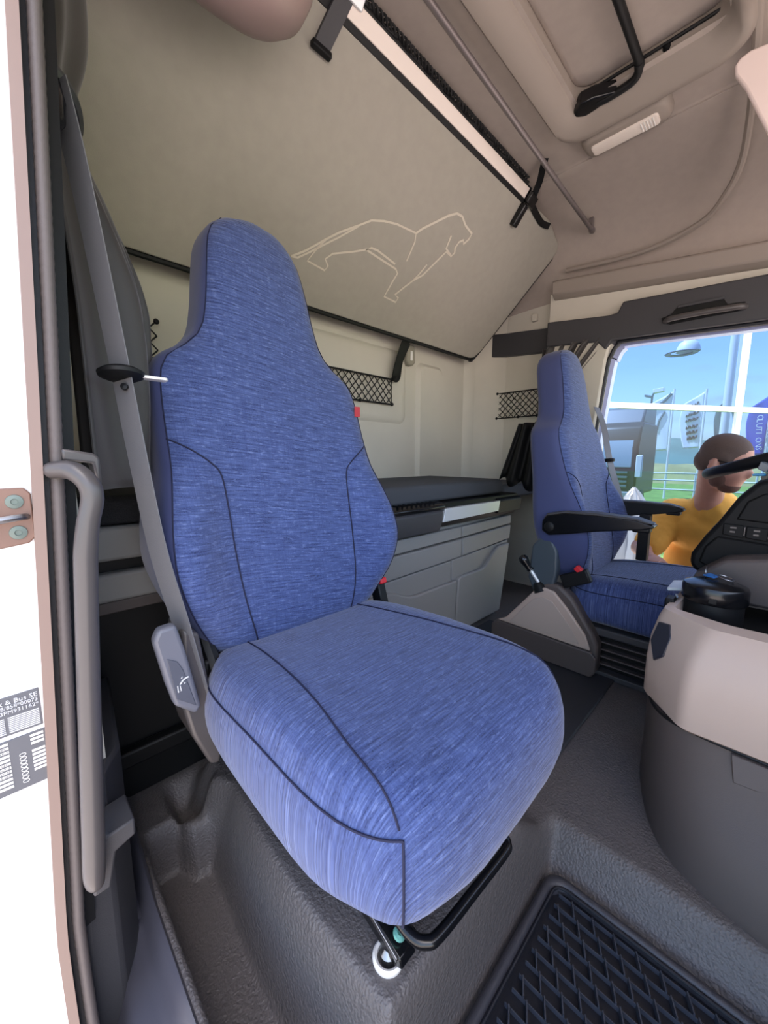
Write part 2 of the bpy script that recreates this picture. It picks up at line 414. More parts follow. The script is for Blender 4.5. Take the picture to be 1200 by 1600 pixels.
# door seal of the driver opening + painted flange beyond it
sealp = [(2.225, -.3, 1.322), (2.225, .10, 1.337), (2.225, .56, 1.366), (2.225, .612, 1.355), (2.225, .638, 1.31), (2.225, .66, 1.20), (2.225, .725, .50), (2.225, .755, .02)]
struct(tube('trim_7', smoothpath(sealp, 6), .011, M_rubber, sides=8))
M_flange2 = mat('white_paint_sky_shade', (178, 186, 228), .3)  # white body paint, with bluish skylit shade put into its colour
struct(loft('trim_8', [[p+V((.05, -.016, -.012 if p.z > 1.3 else 0)), p+V((.05, .03, .02)), p+V((.10, .03, .02)), p+V((.10, -.016, -.012 if p.z > 1.3 else 0))] for p in smoothpath(sealp, 6)], M_flange2))

# passenger door jamb: white painted pillar face, pinch flange and ribbed seal (leans inwards at the top)
def px_(z): return .006 + .0536*max(0, z-.15) + .012*max(0, .05-z)
zs = lsp(-.45, 1.62, 40)
def jy(z): return .63 - .06*ss(.1, -.35, z)
pil = struct(loft('wall_passenger_pillar', [[(-.30, jy(z)+.005, z), (-.12, jy(z), z), (px_(z)-.016, jy(z), z), (px_(z)-.016, jy(z)+.06, z), (-.30, jy(z)+.08, z)] for z in zs], M_paint, sharp=40))
struct(loft('trim_13', [[(px_(z)-.018, jy(z)-.010, z), (px_(z)-.007, jy(z)-.012, z), (px_(z)-.006, jy(z)+.03, z), (px_(z)-.018, jy(z)+.03, z)] for z in zs], M_flange, sharp=40))
struct(loft('trim_14', [[(px_(z)-.008, jy(z)+.004, z), (px_(z)+.001, jy(z)+.004, z), (px_(z)+.001, jy(z)+.05, z), (px_(z)-.008, jy(z)+.05, z)] for z in zs], M_rubber, sharp=40))
# seal bulb with fine ribs
zs2 = lsp(-.42, 1.6, 320)
rg = []
for i, z in enumerate(zs2):
    r_ = .0070 + (.0005 if i % 2 else 0)
    rg.append([(px_(z)+.0065+r_*math.cos(q), jy(z)+.0+r_*1.3*math.sin(q), z) for q in [2*math.pi*k/10 for k in range(10)]])
struct(loft('trim_15', rg, M_seal, sharp=0))
struct(loft('trim_16', [[(px_(z)+.012, jy(z)+.012, z), (px_(z)+.026, jy(z)+.016, z), (px_(z)+.03, jy(z)+.10, z), (px_(z)+.0, jy(z)+.10, z)] for z in lsp(.12, 1.62, 20)], M_black, sharp=40))
# inner pillar cover under the bunk, beside the grab handle
struct(loft('trim_17', [[(px_(z)+.014, .650, z), (.060, .665, z), (.092, .72, z), (.118, .98, z), (.0, .98, z), (px_(z)-.005, .66, z)] for z in (-.30, -.15, -.05, .06, .2, .33)], M_dark, bevel=.006))

# ground and outside
ground = struct(grid('ground', lambda u, v: (u, v, -1.35), [-60, -20, -8, -4, 0, 3, 9.0], [-60, -20, -6, 0, 6, 20, 60], M_ground))
lawn = struct(grid('ground_lawn', lambda u, v: (u, v, -1.352), lsp(9.0, 90, 20), lsp(-60, 90, 20), M_grass))

# ================================================================== SEATS
SEC = [ # z, half width, front y, thickness, wing
 (.405, .17, .735, .07, .0), (.43, .205, .715, .12, .01), (.47, .232, .712, .145, .025), (.53, .262, .722, .155, .058), (.60, .282, .738, .16, .080), (.66, .281, .750, .16, .076),
 (.72, .270, .762, .158, .060), (.78, .257, .773, .155, .036), (.85, .253, .786, .15, .02), (.92, .250, .800, .145, .012), (.97, .242, .812, .14, .010),
 (1.00, .222, .818, .138, .008), (1.025, .185, .822, .135, .006), (1.06, .154, .828, .132, .006), (1.12, .137, .838, .13, .006), (1.20, .124, .852, .13, .006), (1.26, .112, .865, .125, .004),
 (1.295, .094, .875, .11, .0), (1.315, .070, .885, .085, .0), (1.327, .035, .90, .05, .0)]
NS = 48
def seat_ring(z, cx, dy, dz):
    w_, yf, th, g = interp(SEC, z); ring = []
    for k in range(NS):
        a = 2*math.pi*k/NS; c, s = math.cos(a), math.sin(a)
        e = .42
        X = w_*math.copysign(abs(c)**e, c)
        Yn = math.copysign(abs(s)**.55, s)          # -1 front .. +1 rear
        y = yf + th*(Yn+1)/2
        if Yn < .3: y -= g*ss(.45, .95, abs(c)**e)*(1-ss(-.2, .6, Yn))
        # soft crown in front
        if s < 0: y -= .012*math.sin(min(1, abs(s))*math.pi/2)*(1-abs(X/w_)**2)
        ring.append((cx+X, y+dy, z+dz))
    return ring
def front_y(x, z):
    """front surface y of the backrest at offset x from its centre"""
    r_ = seat_ring(z, 0, 0, 0); best = None
    for k in range(NS//2, NS):
        a, b = r_[k], r_[(k+1) % NS]
        if (a[0]-x)*(b[0]-x) <= 0:
            t = 0 if a[0] == b[0] else (x-a[0])/(b[0]-a[0]); y = a[1]+(b[1]-a[1])*t
            best = y if best is None else min(best, y)
    return best if best is not None else interp(SEC, z)[1]+.02
def cushion_ring(lev):
    """lev 0..1 from hem to crown; returns list of (x off, y, z)"""
    T = [(0, .232, .268, .286), (.12, .243, .282, .298), (.35, .250, .290, .330), (.55, .250, .290, .365), (.68, .244, .284, .402), (.78, .230, .268, .428), (.86, .205, .240, .443), (.93, .14, .165, .452), (1.0, .02, .02, .456)]
    a, b, z = interp(T, lev); ring = []
    for k in range(64):
        q = 2*math.pi*k/64; c, s = math.cos(q), math.sin(q)
        n_ = .44
        x = a*math.copysign(abs(c)**n_, c); y = .485+b*math.copysign(abs(s)**n_, s)
        zz = z
        # thigh bolster and sag
        if lev > .6: zz += .010*ss(.10, .2, abs(x))*ss(.68, .8, lev) - .012*ss(.45, .72, y)
        if lev < .3: zz += .016*ss(.45, .25, y)*(.3-lev)/.3 + .004*math.sin(q*9)
        if y < .3 and lev < .8: y += .03*abs(x/a)**3*0
        ring.append((x, y, zz))
    return ring
def make_seat(label, cx, dy, dz, passenger):
    t = thing('passenger_seat' if passenger else 'driver_seat', label, 'seat', (cx, .5+dy, 0))
    # backrest
    zl = lsp(.405, 1.327, 70); rings = [seat_ring(z, cx, dy, dz) for z in zl]
    verts = [p for r_ in rings for p in r_]
    uv = []
    for i, r_ in enumerate(rings):
        for k, p in enumerate(r_): uv.append((p[0]-cx+3, zl[i]+.03*math.sin((p[0]-cx)*4)))
    ff, sf = [], []
    for i in range(len(rings)-1):
        for k in range(NS):
            f_ = (i*NS+k, i*NS+(k+1) % NS, (i+1)*NS+(k+1) % NS, (i+1)*NS+k)
            (ff if NS*.5+4 <= k < NS-4 else sf).append(f_)
    top = tuple((len(rings)-1)*NS+j for j in range(NS)); bot = tuple(range(NS))[::-1]
    def sub(name, fs, m, parent):
        used = sorted({v for f_ in fs for v in f_}); ix = {v: i for i, v in enumerate(used)}
        return mesh(name, [verts[v] for v in used], [tuple(ix[v] for v in f_) for f_ in fs], m, parent, uv=[uv[v] for v in used], sharp=0)
    back = sub('backrest', ff, FAB, t)
    sub('backrest_side_cover', sf+[top, bot], M_side, t)
    # seams: edge piping between front cloth and side cover, bolster seams
    for side in (-1, 1):
        k = NS//2+4 if side < 0 else NS-4
        tube('edge_piping', [V(r_[k])+V((0, -.001, 0)) for r_ in rings[2:-1:2]], .0013, M_seam, back, sides=6)
        cur = [(.240, .835), (.205, .815), (.172, .790), (.155, .765), (.150, .70), (.148, .62), (.140, .52), (.122, .435)]
        tube('bolster_seam', [(cx+side*x, front_y(side*x, z)+dy-.0012, z+dz) for x, z in [(p.x, p.z) for p in smoothpath([(a, 0, b) for a, b in cur], 4)]], .0016, M_seam, back, sides=6)
    # cushion
    lv = [0, .05, .12, .22, .35, .45, .55, .62, .68, .73, .78, .82, .86, .9, .93, .965, 1.0]
    cr = [[(cx+p[0], p[1]+dy, p[2]+dz) for p in cushion_ring(l)] for l in lv]
    cuv = []
    for r_ in cr:
        for p in r_:
            fr = ss(.30, .215, p[1]-dy)
            cuv.append((p[0]-cx+3, p[1]-dy+fr*(p[2]-dz-.45)*.9))
    cu = loft('seat_cushion', cr, FAB, t, uv=cuv, sharp=0)
    # cushion seams
    r68 = cushion_ring(.70)
    for rng in (range(23, 42), range(9, -10, -1)):
        tube('cushion_seam', [(cx+r68[k][0]*1.004, (r68[k][1]-.485)*1.004+.485+dy, r68[k][2]+dz) for k in rng], .0015, M_seam, cu, sides=6)
    def top_z(x, y):
        best = .45
        for l0, l1 in zip(lv, lv[1:]):
            pass
        return best
    for side in (-1, 1):
        pts = []
        for l in (.70, .74, .78, .81, .84): pass
        raw = [(.199, .238), (.196, .268), (.190, .33), (.172, .42), (.158, .52), (.148, .62), (.142, .72)]
        for x, y in [(p.x, p.y) for p in smoothpath([(a, b, 0) for a, b in raw], 4)]:
            # height of the cushion surface at this point: search the rings
            n_ = .50; lo_, hi_ = .5, 1.0
            for _ in range(24):
                mid = (lo_+hi_)/2
                T = [(0, .232, .268, .286), (.12, .243, .282, .298), (.35, .250, .290, .330), (.55, .250, .290, .365), (.68, .244, .284, .402), (.78, .230, .268, .428), (.86, .205, .240, .443), (.93, .14, .165, .452), (1.0, .02, .02, .456)]
                a, b, z = interp(T, mid)
                inside = (abs(x)/a)**4.545 + (abs(y-.485)/b)**4.545
                if inside < 1: lo_ = mid
                else: hi_ = mid
            z += .010*ss(.10, .2, abs(x))*ss(.68, .8, lo_) - .012*ss(.45, .72, y)
            pts.append((cx+side*x, y+dy, z+dz+.0008))
        tube('cushion_bolster_seam', pts, .0015, M_seam, cu, sides=6)
        q = 2*math.pi*(52.5/64) if side > 0 else 2*math.pi*(43.5/64)
        cs = []
        for l in lsp(.06, .70, 14):
            r_ = cushion_ring(l); k = 55 if side > 0 else 41
            p = r_[k]; cs.append((cx+p[0]*1.003, (p[1]-.485)*1.003+.485+dy, p[2]+dz))
        tube('corner_seam', cs, .0015, M_seam, cu, sides=6)
    return t

# ---- passenger seat
PS = make_seat('large blue woven cloth covered seat in the foreground with tall headrest', .455, 0, 0, True)
cx = .455
# base under the cushion
prism('seat_base', [(.42, .27), (.74, .27), (.76, .16), (.72, .065), (.44, .065)], 'x', .335, .600, M_black, PS, bevel=.01)
# side cover with recline lever (door side)
prism('side_shield', [(.186, .515), (.213, .50), (.222, .42), (.240, .262), (.234, .238), (.217, .243), (.190, .315), (.179, .372)], 'y', .672, .755, M_handle, PS, bevel=.007, seg=3)
M_lev = mat('lever_grey', (104, 106, 116), .38)
lev = prism('recline_lever', [(0.1377, 0.5171), (0.1462, 0.5350), (0.1716, 0.5360), (0.1820, 0.4916), (0.2009, 0.3813), (0.1914, 0.3700), (0.1603, 0.3992), (0.1509, 0.4417)], 'y', .648, .670, M_lev, PS, bevel=.006, seg=3)
prism('lever_recess', [(0.1537, 0.4850), (0.1688, 0.4747), (0.1763, 0.4577), (0.1924, 0.3860), (0.1631, 0.4115)], 'y', .6465, .6485, mat('lever_recess_grey', (80, 83, 94), .4), lev, bevel=.001)
def icon(pts, closed=False, r=.0009):
    return tube('recline_icon', [(x, .6458, z) for x, z in pts], r, M_icon, lev, sides=6, closed=closed)
icon([(0.1660, 0.4341), (0.1697, 0.4332), (0.1707, 0.4237), (0.1664, 0.4228)], True)
icon([(0.1697, 0.4351), (0.1735, 0.4398), (0.1782, 0.4426), (0.1829, 0.4435)], r=.0013)
icon([(0.1726, 0.4464), (0.1733, 0.4459)], r=.0018)
icon([(0.1763, 0.4351), (0.1771, 0.4346)], r=.0016)
box('hinge_bracket', (.225, .70, .355), (.245, .745, .43), M_black, PS, bevel=.006)
tube('hinge_cover', [(.235, .735, .50), (.242, .725, .45), (.245, .70, .41), (.238, .675, .385)], .014, M_black, PS, sides=8, smooth_n=4)
prism('belt_anchor', [(.735, .44), (.722, .42), (.718, .375), (.69, .355), (.675, .362), (.672, .348), (.70, .332), (.735, .36), (.75, .42)], 'x', .205, .221, M_dark, PS, bevel=.003)
# buckle on the inner side
bk = box('buckle', (.675, .70, .40), (.70, .735, .475), M_black, PS, bevel=.004, rot=Matrix.Rotation(R(-18), 3, 'X'))
box('buckle_button', (.677, .700, .468), (.699, .722, .484), M_red, bk, bevel=.003, rot=Matrix.Rotation(R(-18), 3, 'X'))
# little red brand tag sewn in the edge of the backrest
tg = box('fabric_tag', (.672, .793, .908), (.690, .7955, .934), mat('tag_red', (170, 50, 60), .8), PS, bevel=.0005)
# runner with bolt, at the front of the base, and slide adjuster bar
run = prism('seat_runner', [(.425, .145), (.302, .103), (.298, .090), (.315, .080), (.44, .115)], 'x', .328, .358, M_gloss, PS, bevel=.002)
obox('runner_lip', (.3265, .358, .121), (.0018, 0, 0), (0, .052, .021), (0, -.001, .004), M_steel, run, bevel=.0006)
obox('runner_lip', (.3595, .365, .121), (.0018, 0, 0), (0, .045, .018), (0, -.001, .003), M_dark, run, bevel=.0006)
lathe('bolt', [(.0, 0), (.0085, 0), (.0095, .002), (.0085, .006), (.004, .007), (.0035, .004), (.0, .004)], (.343, .318, .1145), M_green, run, axis=(0, -.35, 1), sides=16)
box('runner_end_stop', (.350, .302, .104), (.362, .320, .122), M_black, run, bevel=.002)
tube('slide_bar', [(.352, .40, .165), (.346, .33, .137), (.347, .295, .130), (.357, .279, .128), (.377, .271, .128), (.46, .266, .130), (.545, .262, .132), (.562, .266, .133), (.568, .282, .136), (.562, .36, .165)], .0085, M_gloss, PS, smooth_n=5, sides=12)
lathe('floor_mount_ring', [(.0165, .0), (.0225, 0), (.0235, .006), (.0200, .010), (.0165, .008), (.0165, 0)], (.333, .330, .069), M_white, PS, sides=28, cap=(False, False))
lathe('floor_mount_bolt', [(0, 0), (.012, 0), (.012, .012), (.006, .02), (0, .02)], (.333, .330, .070), M_steel, PS, sides=16)

# ---- driver seat
DX, DDY, DDZ = 1.725, -.235, -.085
DS = make_seat('blue covered driver seat with black armrests beside the far door', DX, DDY, DDZ, False)
for side, z0 in ((-1, .0), (1, .0)):
    xx = DX+side*.272
    a = prism('armrest', [(.60, .565), (.585, .59), (.52, .605), (.42, .607), (.30, .603), (.252, .590), (.250, .582), (.285, .572), (.32, .566), (.42, .548), (.52, .525), (.575, .515), (.60, .53)], 'x', xx-.030, xx+.030, M_gloss if side < 0 else M_black, DS, bevel=.009, seg=3)
    prism('armrest_pad', [(.598, .572), (.583, .597), (.52, .611), (.42, .613), (.30, .608), (.254, .594), (.30, .596), (.42, .598), (.52, .594), (.58, .575)], 'x', xx-.028, xx+.028, M_dark, a, bevel=.003)
    box('armrest_adjuster', (xx-.022, .262, .562), (xx+.022, .312, .582), M_black, a, bevel=.006)
    lathe('armrest_pivot', [(0, 0), (.018, 0), (.018, .006), (.012, .009), (0, .009)], (xx-.030, .572, .548), M_black, a, axis=(-1, 0, 0), sides=20)
box('armrest_support', (DX+.20, .355, .36), (DX+.245, .395, .56), M_black, DS, bevel=.004)
prism('hinge_shield', [(.655, .33), (.645, .46), (.615, .50), (.57, .495), (.548, .45), (.545, .38), (.56, .28), (.62, .25)], 'x', DX-.275, DX-.235, mat('shield_green_grey', (66, 76, 84), .45), DS, bevel=.008, seg=3)
bk = box('buckle', (DX-.275, .43, .335), (DX-.245, .53, .385), M_black, DS, bevel=.005, rot=Matrix.Rotation(R(-25), 3, 'X'))
box('buckle_button', (DX-.274, .455, .385), (DX-.250, .485, .405), M_red, bk, bevel=.003, rot=Matrix.Rotation(R(35), 3, 'X'))
# suspension: frame plate and bellows slats
box('suspension_frame', (DX-.235, .17, .155), (DX+.235, .58, .185), M_dark, DS, bevel=.006)
box('suspension_core', (DX-.20, .20, .02), (DX+.20, .56, .155), M_black, DS, bevel=.005)
for k, z in enumerate((.130, .102, .074, .046)):
    box('bellows_slat', (DX-.222, .178, z-.003), (DX+.222, .575, z+.003), M_cons, DS, bevel=.002)
box('base_plate', (DX-.235, .165, .0), (DX+.235, .59, .022), M_dark, DS, bevel=.004)
# handbrake console beside the driver seat
HC = thing('handbrake_console', 'low grey and beige side console with hand lever beside the driver seat', 'console', (1.49, .58, 0))
body = [(.80, .012), (.80, .10), (.735, .135), (.66, .235), (.615, .300), (.575, .325), (.53, .325), (.48, .285), (.405, .175), (.385, .135), (.385, .04), (.40, .012)]
prism('console_body', body, 'x', 1.445, 1.50, M_cons, HC, bevel=.012, seg=3)
pn = [(.772, .120), (.735, .140), (.66, .235), (.618, .290), (.585, .306), (.545, .300), (.49, .245), (.425, .165), (.405, .112)]
prism('side_panel', pn, 'x', 1.434, 1.447, M_beige, HC, bevel=.006, seg=3)
pr2 = [(.715, .128), (.66, .205), (.62, .252), (.585, .268), (.55, .262), (.505, .215), (.455, .150), (.445, .126)]
prism('panel_recess', pr2, 'x', 1.4318, 1.4348, mat('beige_recess', (176, 162, 152), .55), HC, bevel=.0012)
prism('lower_skirt', [(.80, .012), (.80, .095), (.772, .118), (.60, .112), (.405, .108), (.385, .09), (.385, .035), (.40, .012)], 'x', 1.436, 1.447, M_cons, HC, bevel=.005)
hl = tube('hand_lever', [(1.455, .60, .30), (1.45, .625, .335), (1.445, .648, .368)], .007, M_alu, HC, sides=12)
lathe('lever_collar', [(.0, 0), (.013, 0), (.014, .004), (.013, .008), (0, .008)], (1.446, .643, .36), M_gloss, hl, axis=(-.1, .55, .8), sides=18)
lathe('lever_knob', [(.0, 0), (.011, 0), (.013, .015), (.018, .035), (.019, .045), (.014, .056), (0, .06)], (1.445, .648, .366), M_gloss, hl, axis=(-.1, .55, .8), sides=18)
lathe('lever_boot', [(.03, 0), (.024, .02), (.016, .035), (0, .036)], (1.455, .60, .285), M_black, HC, axis=(-.05, .5, .9), sides=16)

# ================================================================== SEAT BELTS
BT = thing('seat_belt', 'grey seat belt running past the passenger seat with dark stopper and steel tongue', 'seat belt', (.15, .70, .40))
bpts = [(.098, .715, 1.29), (.113, .710, 1.18), (.137, .712, .96), (.150, .700, .80), (.165, .690, .65), (.188, .682, .52), (.214, .685, .375)]
strap('webbing', bpts, .040, .0016, (-.9, -.42, .1), M_belt, BT, smooth_n=8)
sl = lathe('stopper', [(.0, -.007), (.022, -.007), (.030, -.003), (.031, .002), (.024, .007), (0, .007)], (.1395, .706, .925), M_black, BT, sides=24, axis=(0.0, .15, 1))
lathe('stop_button', [(0, 0), (.0055, 0), (.005, .003), (0, .004)], (.141, .700, .906), M_black, BT, axis=(-.5, -.8, .2), sides=14)
prism('tongue', [(.165, .695), (.198, .695), (.202, .70), (.202, .712), (.198, .716), (.165, .716)], 'z', .922, .9265, M_alu, BT, bevel=.001)
lathe('pillar_loop', [(0, -.015), (.014, -.015), (.022, 0), (.022, .025), (.016, .05), (.008, .062), (0, .064)], (.080, .700, 1.235), M_gloss, BT, sides=20, axis=(.1, .1, 1))
DB = thing('seat_belt', 'grey seat belt hanging along the outer side of the driver seat', 'seat belt', (2.0, .55, .5))
strap('webbing', [(2.13, .66, 1.05), (2.06, .60, .95), (2.02, .555, .80), (2.03, .50, .62), (2.05, .46, .50)], .030, .0016, (-.6, -.75, .2), M_belt, DB)
lathe('stopper', [(.0, -.008), (.022, -.008), (.026, 0), (.022, .008), (0, .008)], (2.022, .556, .79), M_black, DB, sides=20, axis=(0, .1, 1))

# ================================================================== CURTAINS
def pleat(name, path, zt, zb, amp, n, m, label, widthf=None, parent=None):
    pass
CU = thing('curtain', 'tall grey curtain gathered with a band at the passenger door pillar', 'curtain', (.14, .82, .72))
def cur_l(u, v):
    # u 0..1 across the cloth, v 0..1 from top to hem
    z = 1.86 - 1.11*v
    pinch = math.exp(-((z-1.325)/.075)**2)
    wd = (.064 + .045*ss(1.30, 1.05, z) + .004*ss(1.38, 1.6, z))*(1-.42*pinch)
    ang = -.55 + u*2.3
    cx0 = .088+.012*ss(1.3, 1.0, z); cy0 = .80
    rr = wd*(1+.16*math.sin(u*16+2*math.sin(z*5))+.07*math.sin(u*37+z*9))
    x = cx0 + rr*math.sin(u*math.pi*.98)*1.0
    y = cy0 - .055 + .20*u - .012*math.sin(u*16+z*3)*(1-pinch*.6)
    return (x, y, z)
grid('curtain_cloth', cur_l, lsp(0, 1, 60), lsp(0, 1, 70), M_curt, CU, solid=.003, sharp=0)
tube('tie_band', [(.074, .742, 1.34), (.112, .765, 1.325), (.128, .80, 1.318), (.130, .86, 1.318), (.10, .92, 1.325), (.075, .95, 1.33)], .011, M_dark, CU, smooth_n=5, sides=8)
CD = thing('curtain', 'short dark pleated curtain tied behind the driver seat', 'curtain', (2.2, .72, 1.2))
def cur_d(u, v):
    z = 1.40 - .10*v - .14*v*u
    y = .98 - .33*u + .20*v*(u)*1.0
    x = 2.205 + .018*math.sin(u*34) - .01*math.sin(u*13) - .02*v
    return (x, y - .0*v, z - .02*math.sin(u*3)*v)
grid('curtain_cloth', cur_d, lsp(0, 1, 90), lsp(0, 1, 12), M_curt, CD, solid=.003, sharp=0)
def cur_d2(u, v):
    return (1.96+.02*math.sin(u*20)-.06*u, .98-.22*u+.10*v*(1-u), .98-.30*v-.05*u*v+.02*math.sin(u*18)*v)
grid('curtain_tail', cur_d2, lsp(0, 1, 40), lsp(0, 1, 10), M_black, CD, solid=.003, sharp=0)

# ================================================================== GRAB HANDLE (passenger door)
GH = thing('grab_handle', 'long grey curved grab handle on the passenger door pillar', 'handle', (.045, .60, .19))
hp = [(.040, .62, .785), (.058, .60, .785), (.071, .588, .770), (.0735, .585, .750), (.067, .585, .722), (.062, .585, .69), (.059, .585, .655), (.048, .585, .489), (.037, .585, .31), (.033, .586, .25), (.034, .590, .228)]
hr = [.010, .0115, .012, .012, .012, .0125, .0125, .0125, .013, .0125, .009]
P_ = smoothpath(hp, 5); rr = [interp([(i, r_) for i, r_ in enumerate(hr)], k/5)[0] for k in range(len(P_))]
loft('grip', sweep(P_, rr, 16), M_handle, GH, sharp=0)
prism('upper_bracket', [(.052, .812), (.085, .806), (.090, .80), (.090, .765), (.084, .765), (.082, .793), (.052, .797)], 'y', .62, .66, M_handle, GH, bevel=.003)
prism('lower_bracket', [(.03, .20), (.05, .20), (.06, .25), (.085, .26), (.085, .285), (.05, .28), (.035, .24)], 'y', .60, .66, M_dark, GH, bevel=.003)
box('lower_clip', (.058, .63, .232), (.086, .68, .258), M_sill, GH, bevel=.004)

# ---- striker plate and identification labels on the jamb
ST = thing('door_striker', 'steel door striker loop on a plate with two screws on white jamb', 'striker', (.002, .62, .70))
def jp(x, z, o=.0): return (x, jy(z)-o, z)
prism('plate', [(-.045, .765), (.014, .765), (.0195, .758), (.0195, .705), (.013, .698), (-.03, .692), (-.045, .70)], 'y', jy(.7)-.004, jy(.7), mat('striker_plate', (128, 100, 88), .4), ST, bevel=.0015)
for z in (.749, .712):
    s_ = lathe('screw', [(0, 0), (.0085, 0), (.008, .002), (.0035, .0025), (.003, .0012), (0, .0012)], (.0045, jy(.7)-.0035, z), mat('screw_zinc', (110, 122, 116), .4, metal=.3), ST, axis=(0, -1, 0), sides=18)
tube('loop', [(-.05, jy(.7)-.012, .729), (-.02, jy(.7)-.016, .7285), (.004, jy(.7)-.015, .731), (.012, jy(.7)-.010, .731), (.013, jy(.7), .730)], .004, M_steel, ST, smooth_n=4, sides=10)

M_print = mat('dark_print', (66, 68, 76), .6)
def label_plate(name, label, x0, x1, z0, z1, dark):
    t = thing(name, label, 'label', (x1, jy(.5), z0))
    yb = jy(.45)
    box('plate', (x0, yb-.0015, z0), (x1, yb+.001, z1), M_plate if dark else M_white, t, bevel=.0005)
    return t, yb-.0018
t, yb = label_plate('maker_plate', 'dark printed identification plate on the white jamb, the upper of two', -.075, .0035, .462, .512, True)
for s, z, sz in (('MAN Truck & Bus SE', .5025, .0082), ('e4*2018/858*00073', .4965, .0066), ('*WMA06KZZ3PM931162*', .4900, .0068)):
    text('print', s, sz, M_icon, t, (.0020, yb, z), (1, 0, 0), (0, 0, 1), align='RIGHT')
for k in range(9):
    z = .485-k*.0024
    box('print_row', (-.070, yb-.0002, z-.0007), (-.030, yb, z+.0007), M_icon, t, bevel=0)
    box('print_row', (-.027, yb-.0002, z-.0007), (.0015, yb, z+.0007), M_icon, t, bevel=0)
t, yb = label_plate('data_sticker', 'printed data sticker with rows and small symbols on white jamb, the lower of two', -.078, .0045, .385, .456, True)
for k in range(12):
    z = .452-k*.0052
    box('print_row', (-.074, yb-.0002, z-.0016), (-.030, yb, z+.0016), M_white, t, bevel=0)
    if k not in (3, 10, 11): box('print_row', (-.010, yb-.0002, z-.0016), (.0025, yb, z+.0016), M_white, t, bevel=0)
    if k > 3: tube('print_mark', [(-.0185+.0030*math.cos(q), yb, z+.0021*math.sin(q)) for q in lsp(0, 2*math.pi*11/12, 12)], .0004, M_white, t, closed=True, sides=5)
    if k in (1, 2, 5, 6, 7, 8): text('print', 'WMA 06K 3PM'[:7+k % 4], .0038, M_print, t, (-.031, yb-.0003, z-.0013), (1, 0, 0), (0, 0, 1), align='RIGHT', extrude=.0001)

# ================================================================== UPPER BUNK with lion emblem
UB = thing('upper_bunk', 'stowed upper bunk with felt underside and pale lion outline', 'bunk', (1.2, 1.2, 1.40))
# underside plane runs from the low rear edge (y 1.355, z 1.395) to the high front edge (y .90, z 1.95)
nb = V((0, -1.222, -1)).normalized()
def bp(x, s):   # s 0 = low rear edge, 1 = high front edge
    return V((x, 1.357-.457*s, 1.391+.559*s))
outl = [(.08, 0), (2.05, 0), (2.09, .015), (2.12, .08), (2.235, .86), (2.235, .90), (2.215, .94), (2.03, 1.0), (.08, 1.0)]
ring0 = [bp(x, s) for x, s in outl]
loft('bunk_underside', [[p-nb*.055 for p in ring0], [p-nb*.006 for p in ring0], [p+V((0, 0, 0)) + (bp(1.15, .5)-p)*.006 for p in ring0]], M_bunk, UB, bevel=.004)
# dark edge along the low rear side
tube('rear_edge_trim', [bp(.08, -.012)-nb*.012, bp(2.07, -.012)-nb*.012], .010, M_black, UB, sides=8)
tube('side_edge_trim', [bp(2.075, -.012)-nb*.012, bp(2.125, .06)-nb*.02, bp(2.245, .86)-nb*.02], .011, M_black, UB, sides=8, smooth_n=3)
LION = {
'tail': [(0.789, 1.264, 1.498), (0.81, 1.255, 1.51), (0.836, 1.242, 1.525), (0.899, 1.204, 1.571), (0.939, 1.182, 1.599), (1.002, 1.153, 1.634), (1.049, 1.131, 1.661), (1.103, 1.119, 1.675), (1.164, 1.111, 1.685), (1.27, 1.106, 1.691), (1.283, 1.124, 1.669), (1.284, 1.17, 1.613)],
'mane': [(1.27, 1.106, 1.691), (1.291, 1.091, 1.71), (1.389, 1.038, 1.774), (1.428, 1.023, 1.793), (1.463, 1.022, 1.795), (1.504, 1.033, 1.781), (1.564, 1.039, 1.773), (1.563, 1.054, 1.755), (1.547, 1.069, 1.736), (1.535, 1.062, 1.745), (1.515, 1.072, 1.734), (1.51, 1.087, 1.714), (1.521, 1.098, 1.701), (1.512, 1.109, 1.688), (1.462, 1.1, 1.699), (1.455, 1.069, 1.736)],
'leg': [(1.512, 1.109, 1.688), (1.471, 1.106, 1.691), (1.44, 1.141, 1.649), (1.403, 1.182, 1.598), (1.364, 1.204, 1.572), (1.335, 1.227, 1.544), (1.302, 1.254, 1.511), (1.327, 1.258, 1.506), (1.324, 1.271, 1.49), (1.25, 1.269, 1.493), (1.259, 1.228, 1.543), (1.266, 1.205, 1.571), (1.247, 1.197, 1.58), (1.157, 1.193, 1.586), (1.074, 1.188, 1.591), (1.093, 1.18, 1.601), (1.126, 1.179, 1.603), (1.233, 1.188, 1.592)],
'belly': [(1.074, 1.188, 1.591), (1.018, 1.205, 1.57), (0.942, 1.226, 1.545), (0.919, 1.242, 1.525), (0.939, 1.253, 1.511), (0.932, 1.265, 1.497), (0.853, 1.26, 1.503), (0.874, 1.23, 1.54), (0.899, 1.204, 1.571)],
'tail2': [(0.789, 1.264, 1.498), (0.814, 1.262, 1.501), (0.854, 1.241, 1.527), (0.904, 1.212, 1.561), (0.945, 1.19, 1.589), (1.006, 1.153, 1.634)],
'chest': [(1.364, 1.204, 1.572), (1.382, 1.183, 1.597), (1.399, 1.154, 1.632)]}
LW = {'tail': .0065, 'mane': .0085, 'leg': .007, 'belly': .006, 'tail2': .006, 'chest': .006}
for k, pts in LION.items():
    pts = [V(p) for p in pts]
    pts = [p - nb*((p-bp(0, 0)).dot(nb) - .0005) for p in pts]
    loft('lion_outline', sweep(pts, 0, flat=(LW[k]/2, .0009), up=nb), M_line, UB, sharp=40)
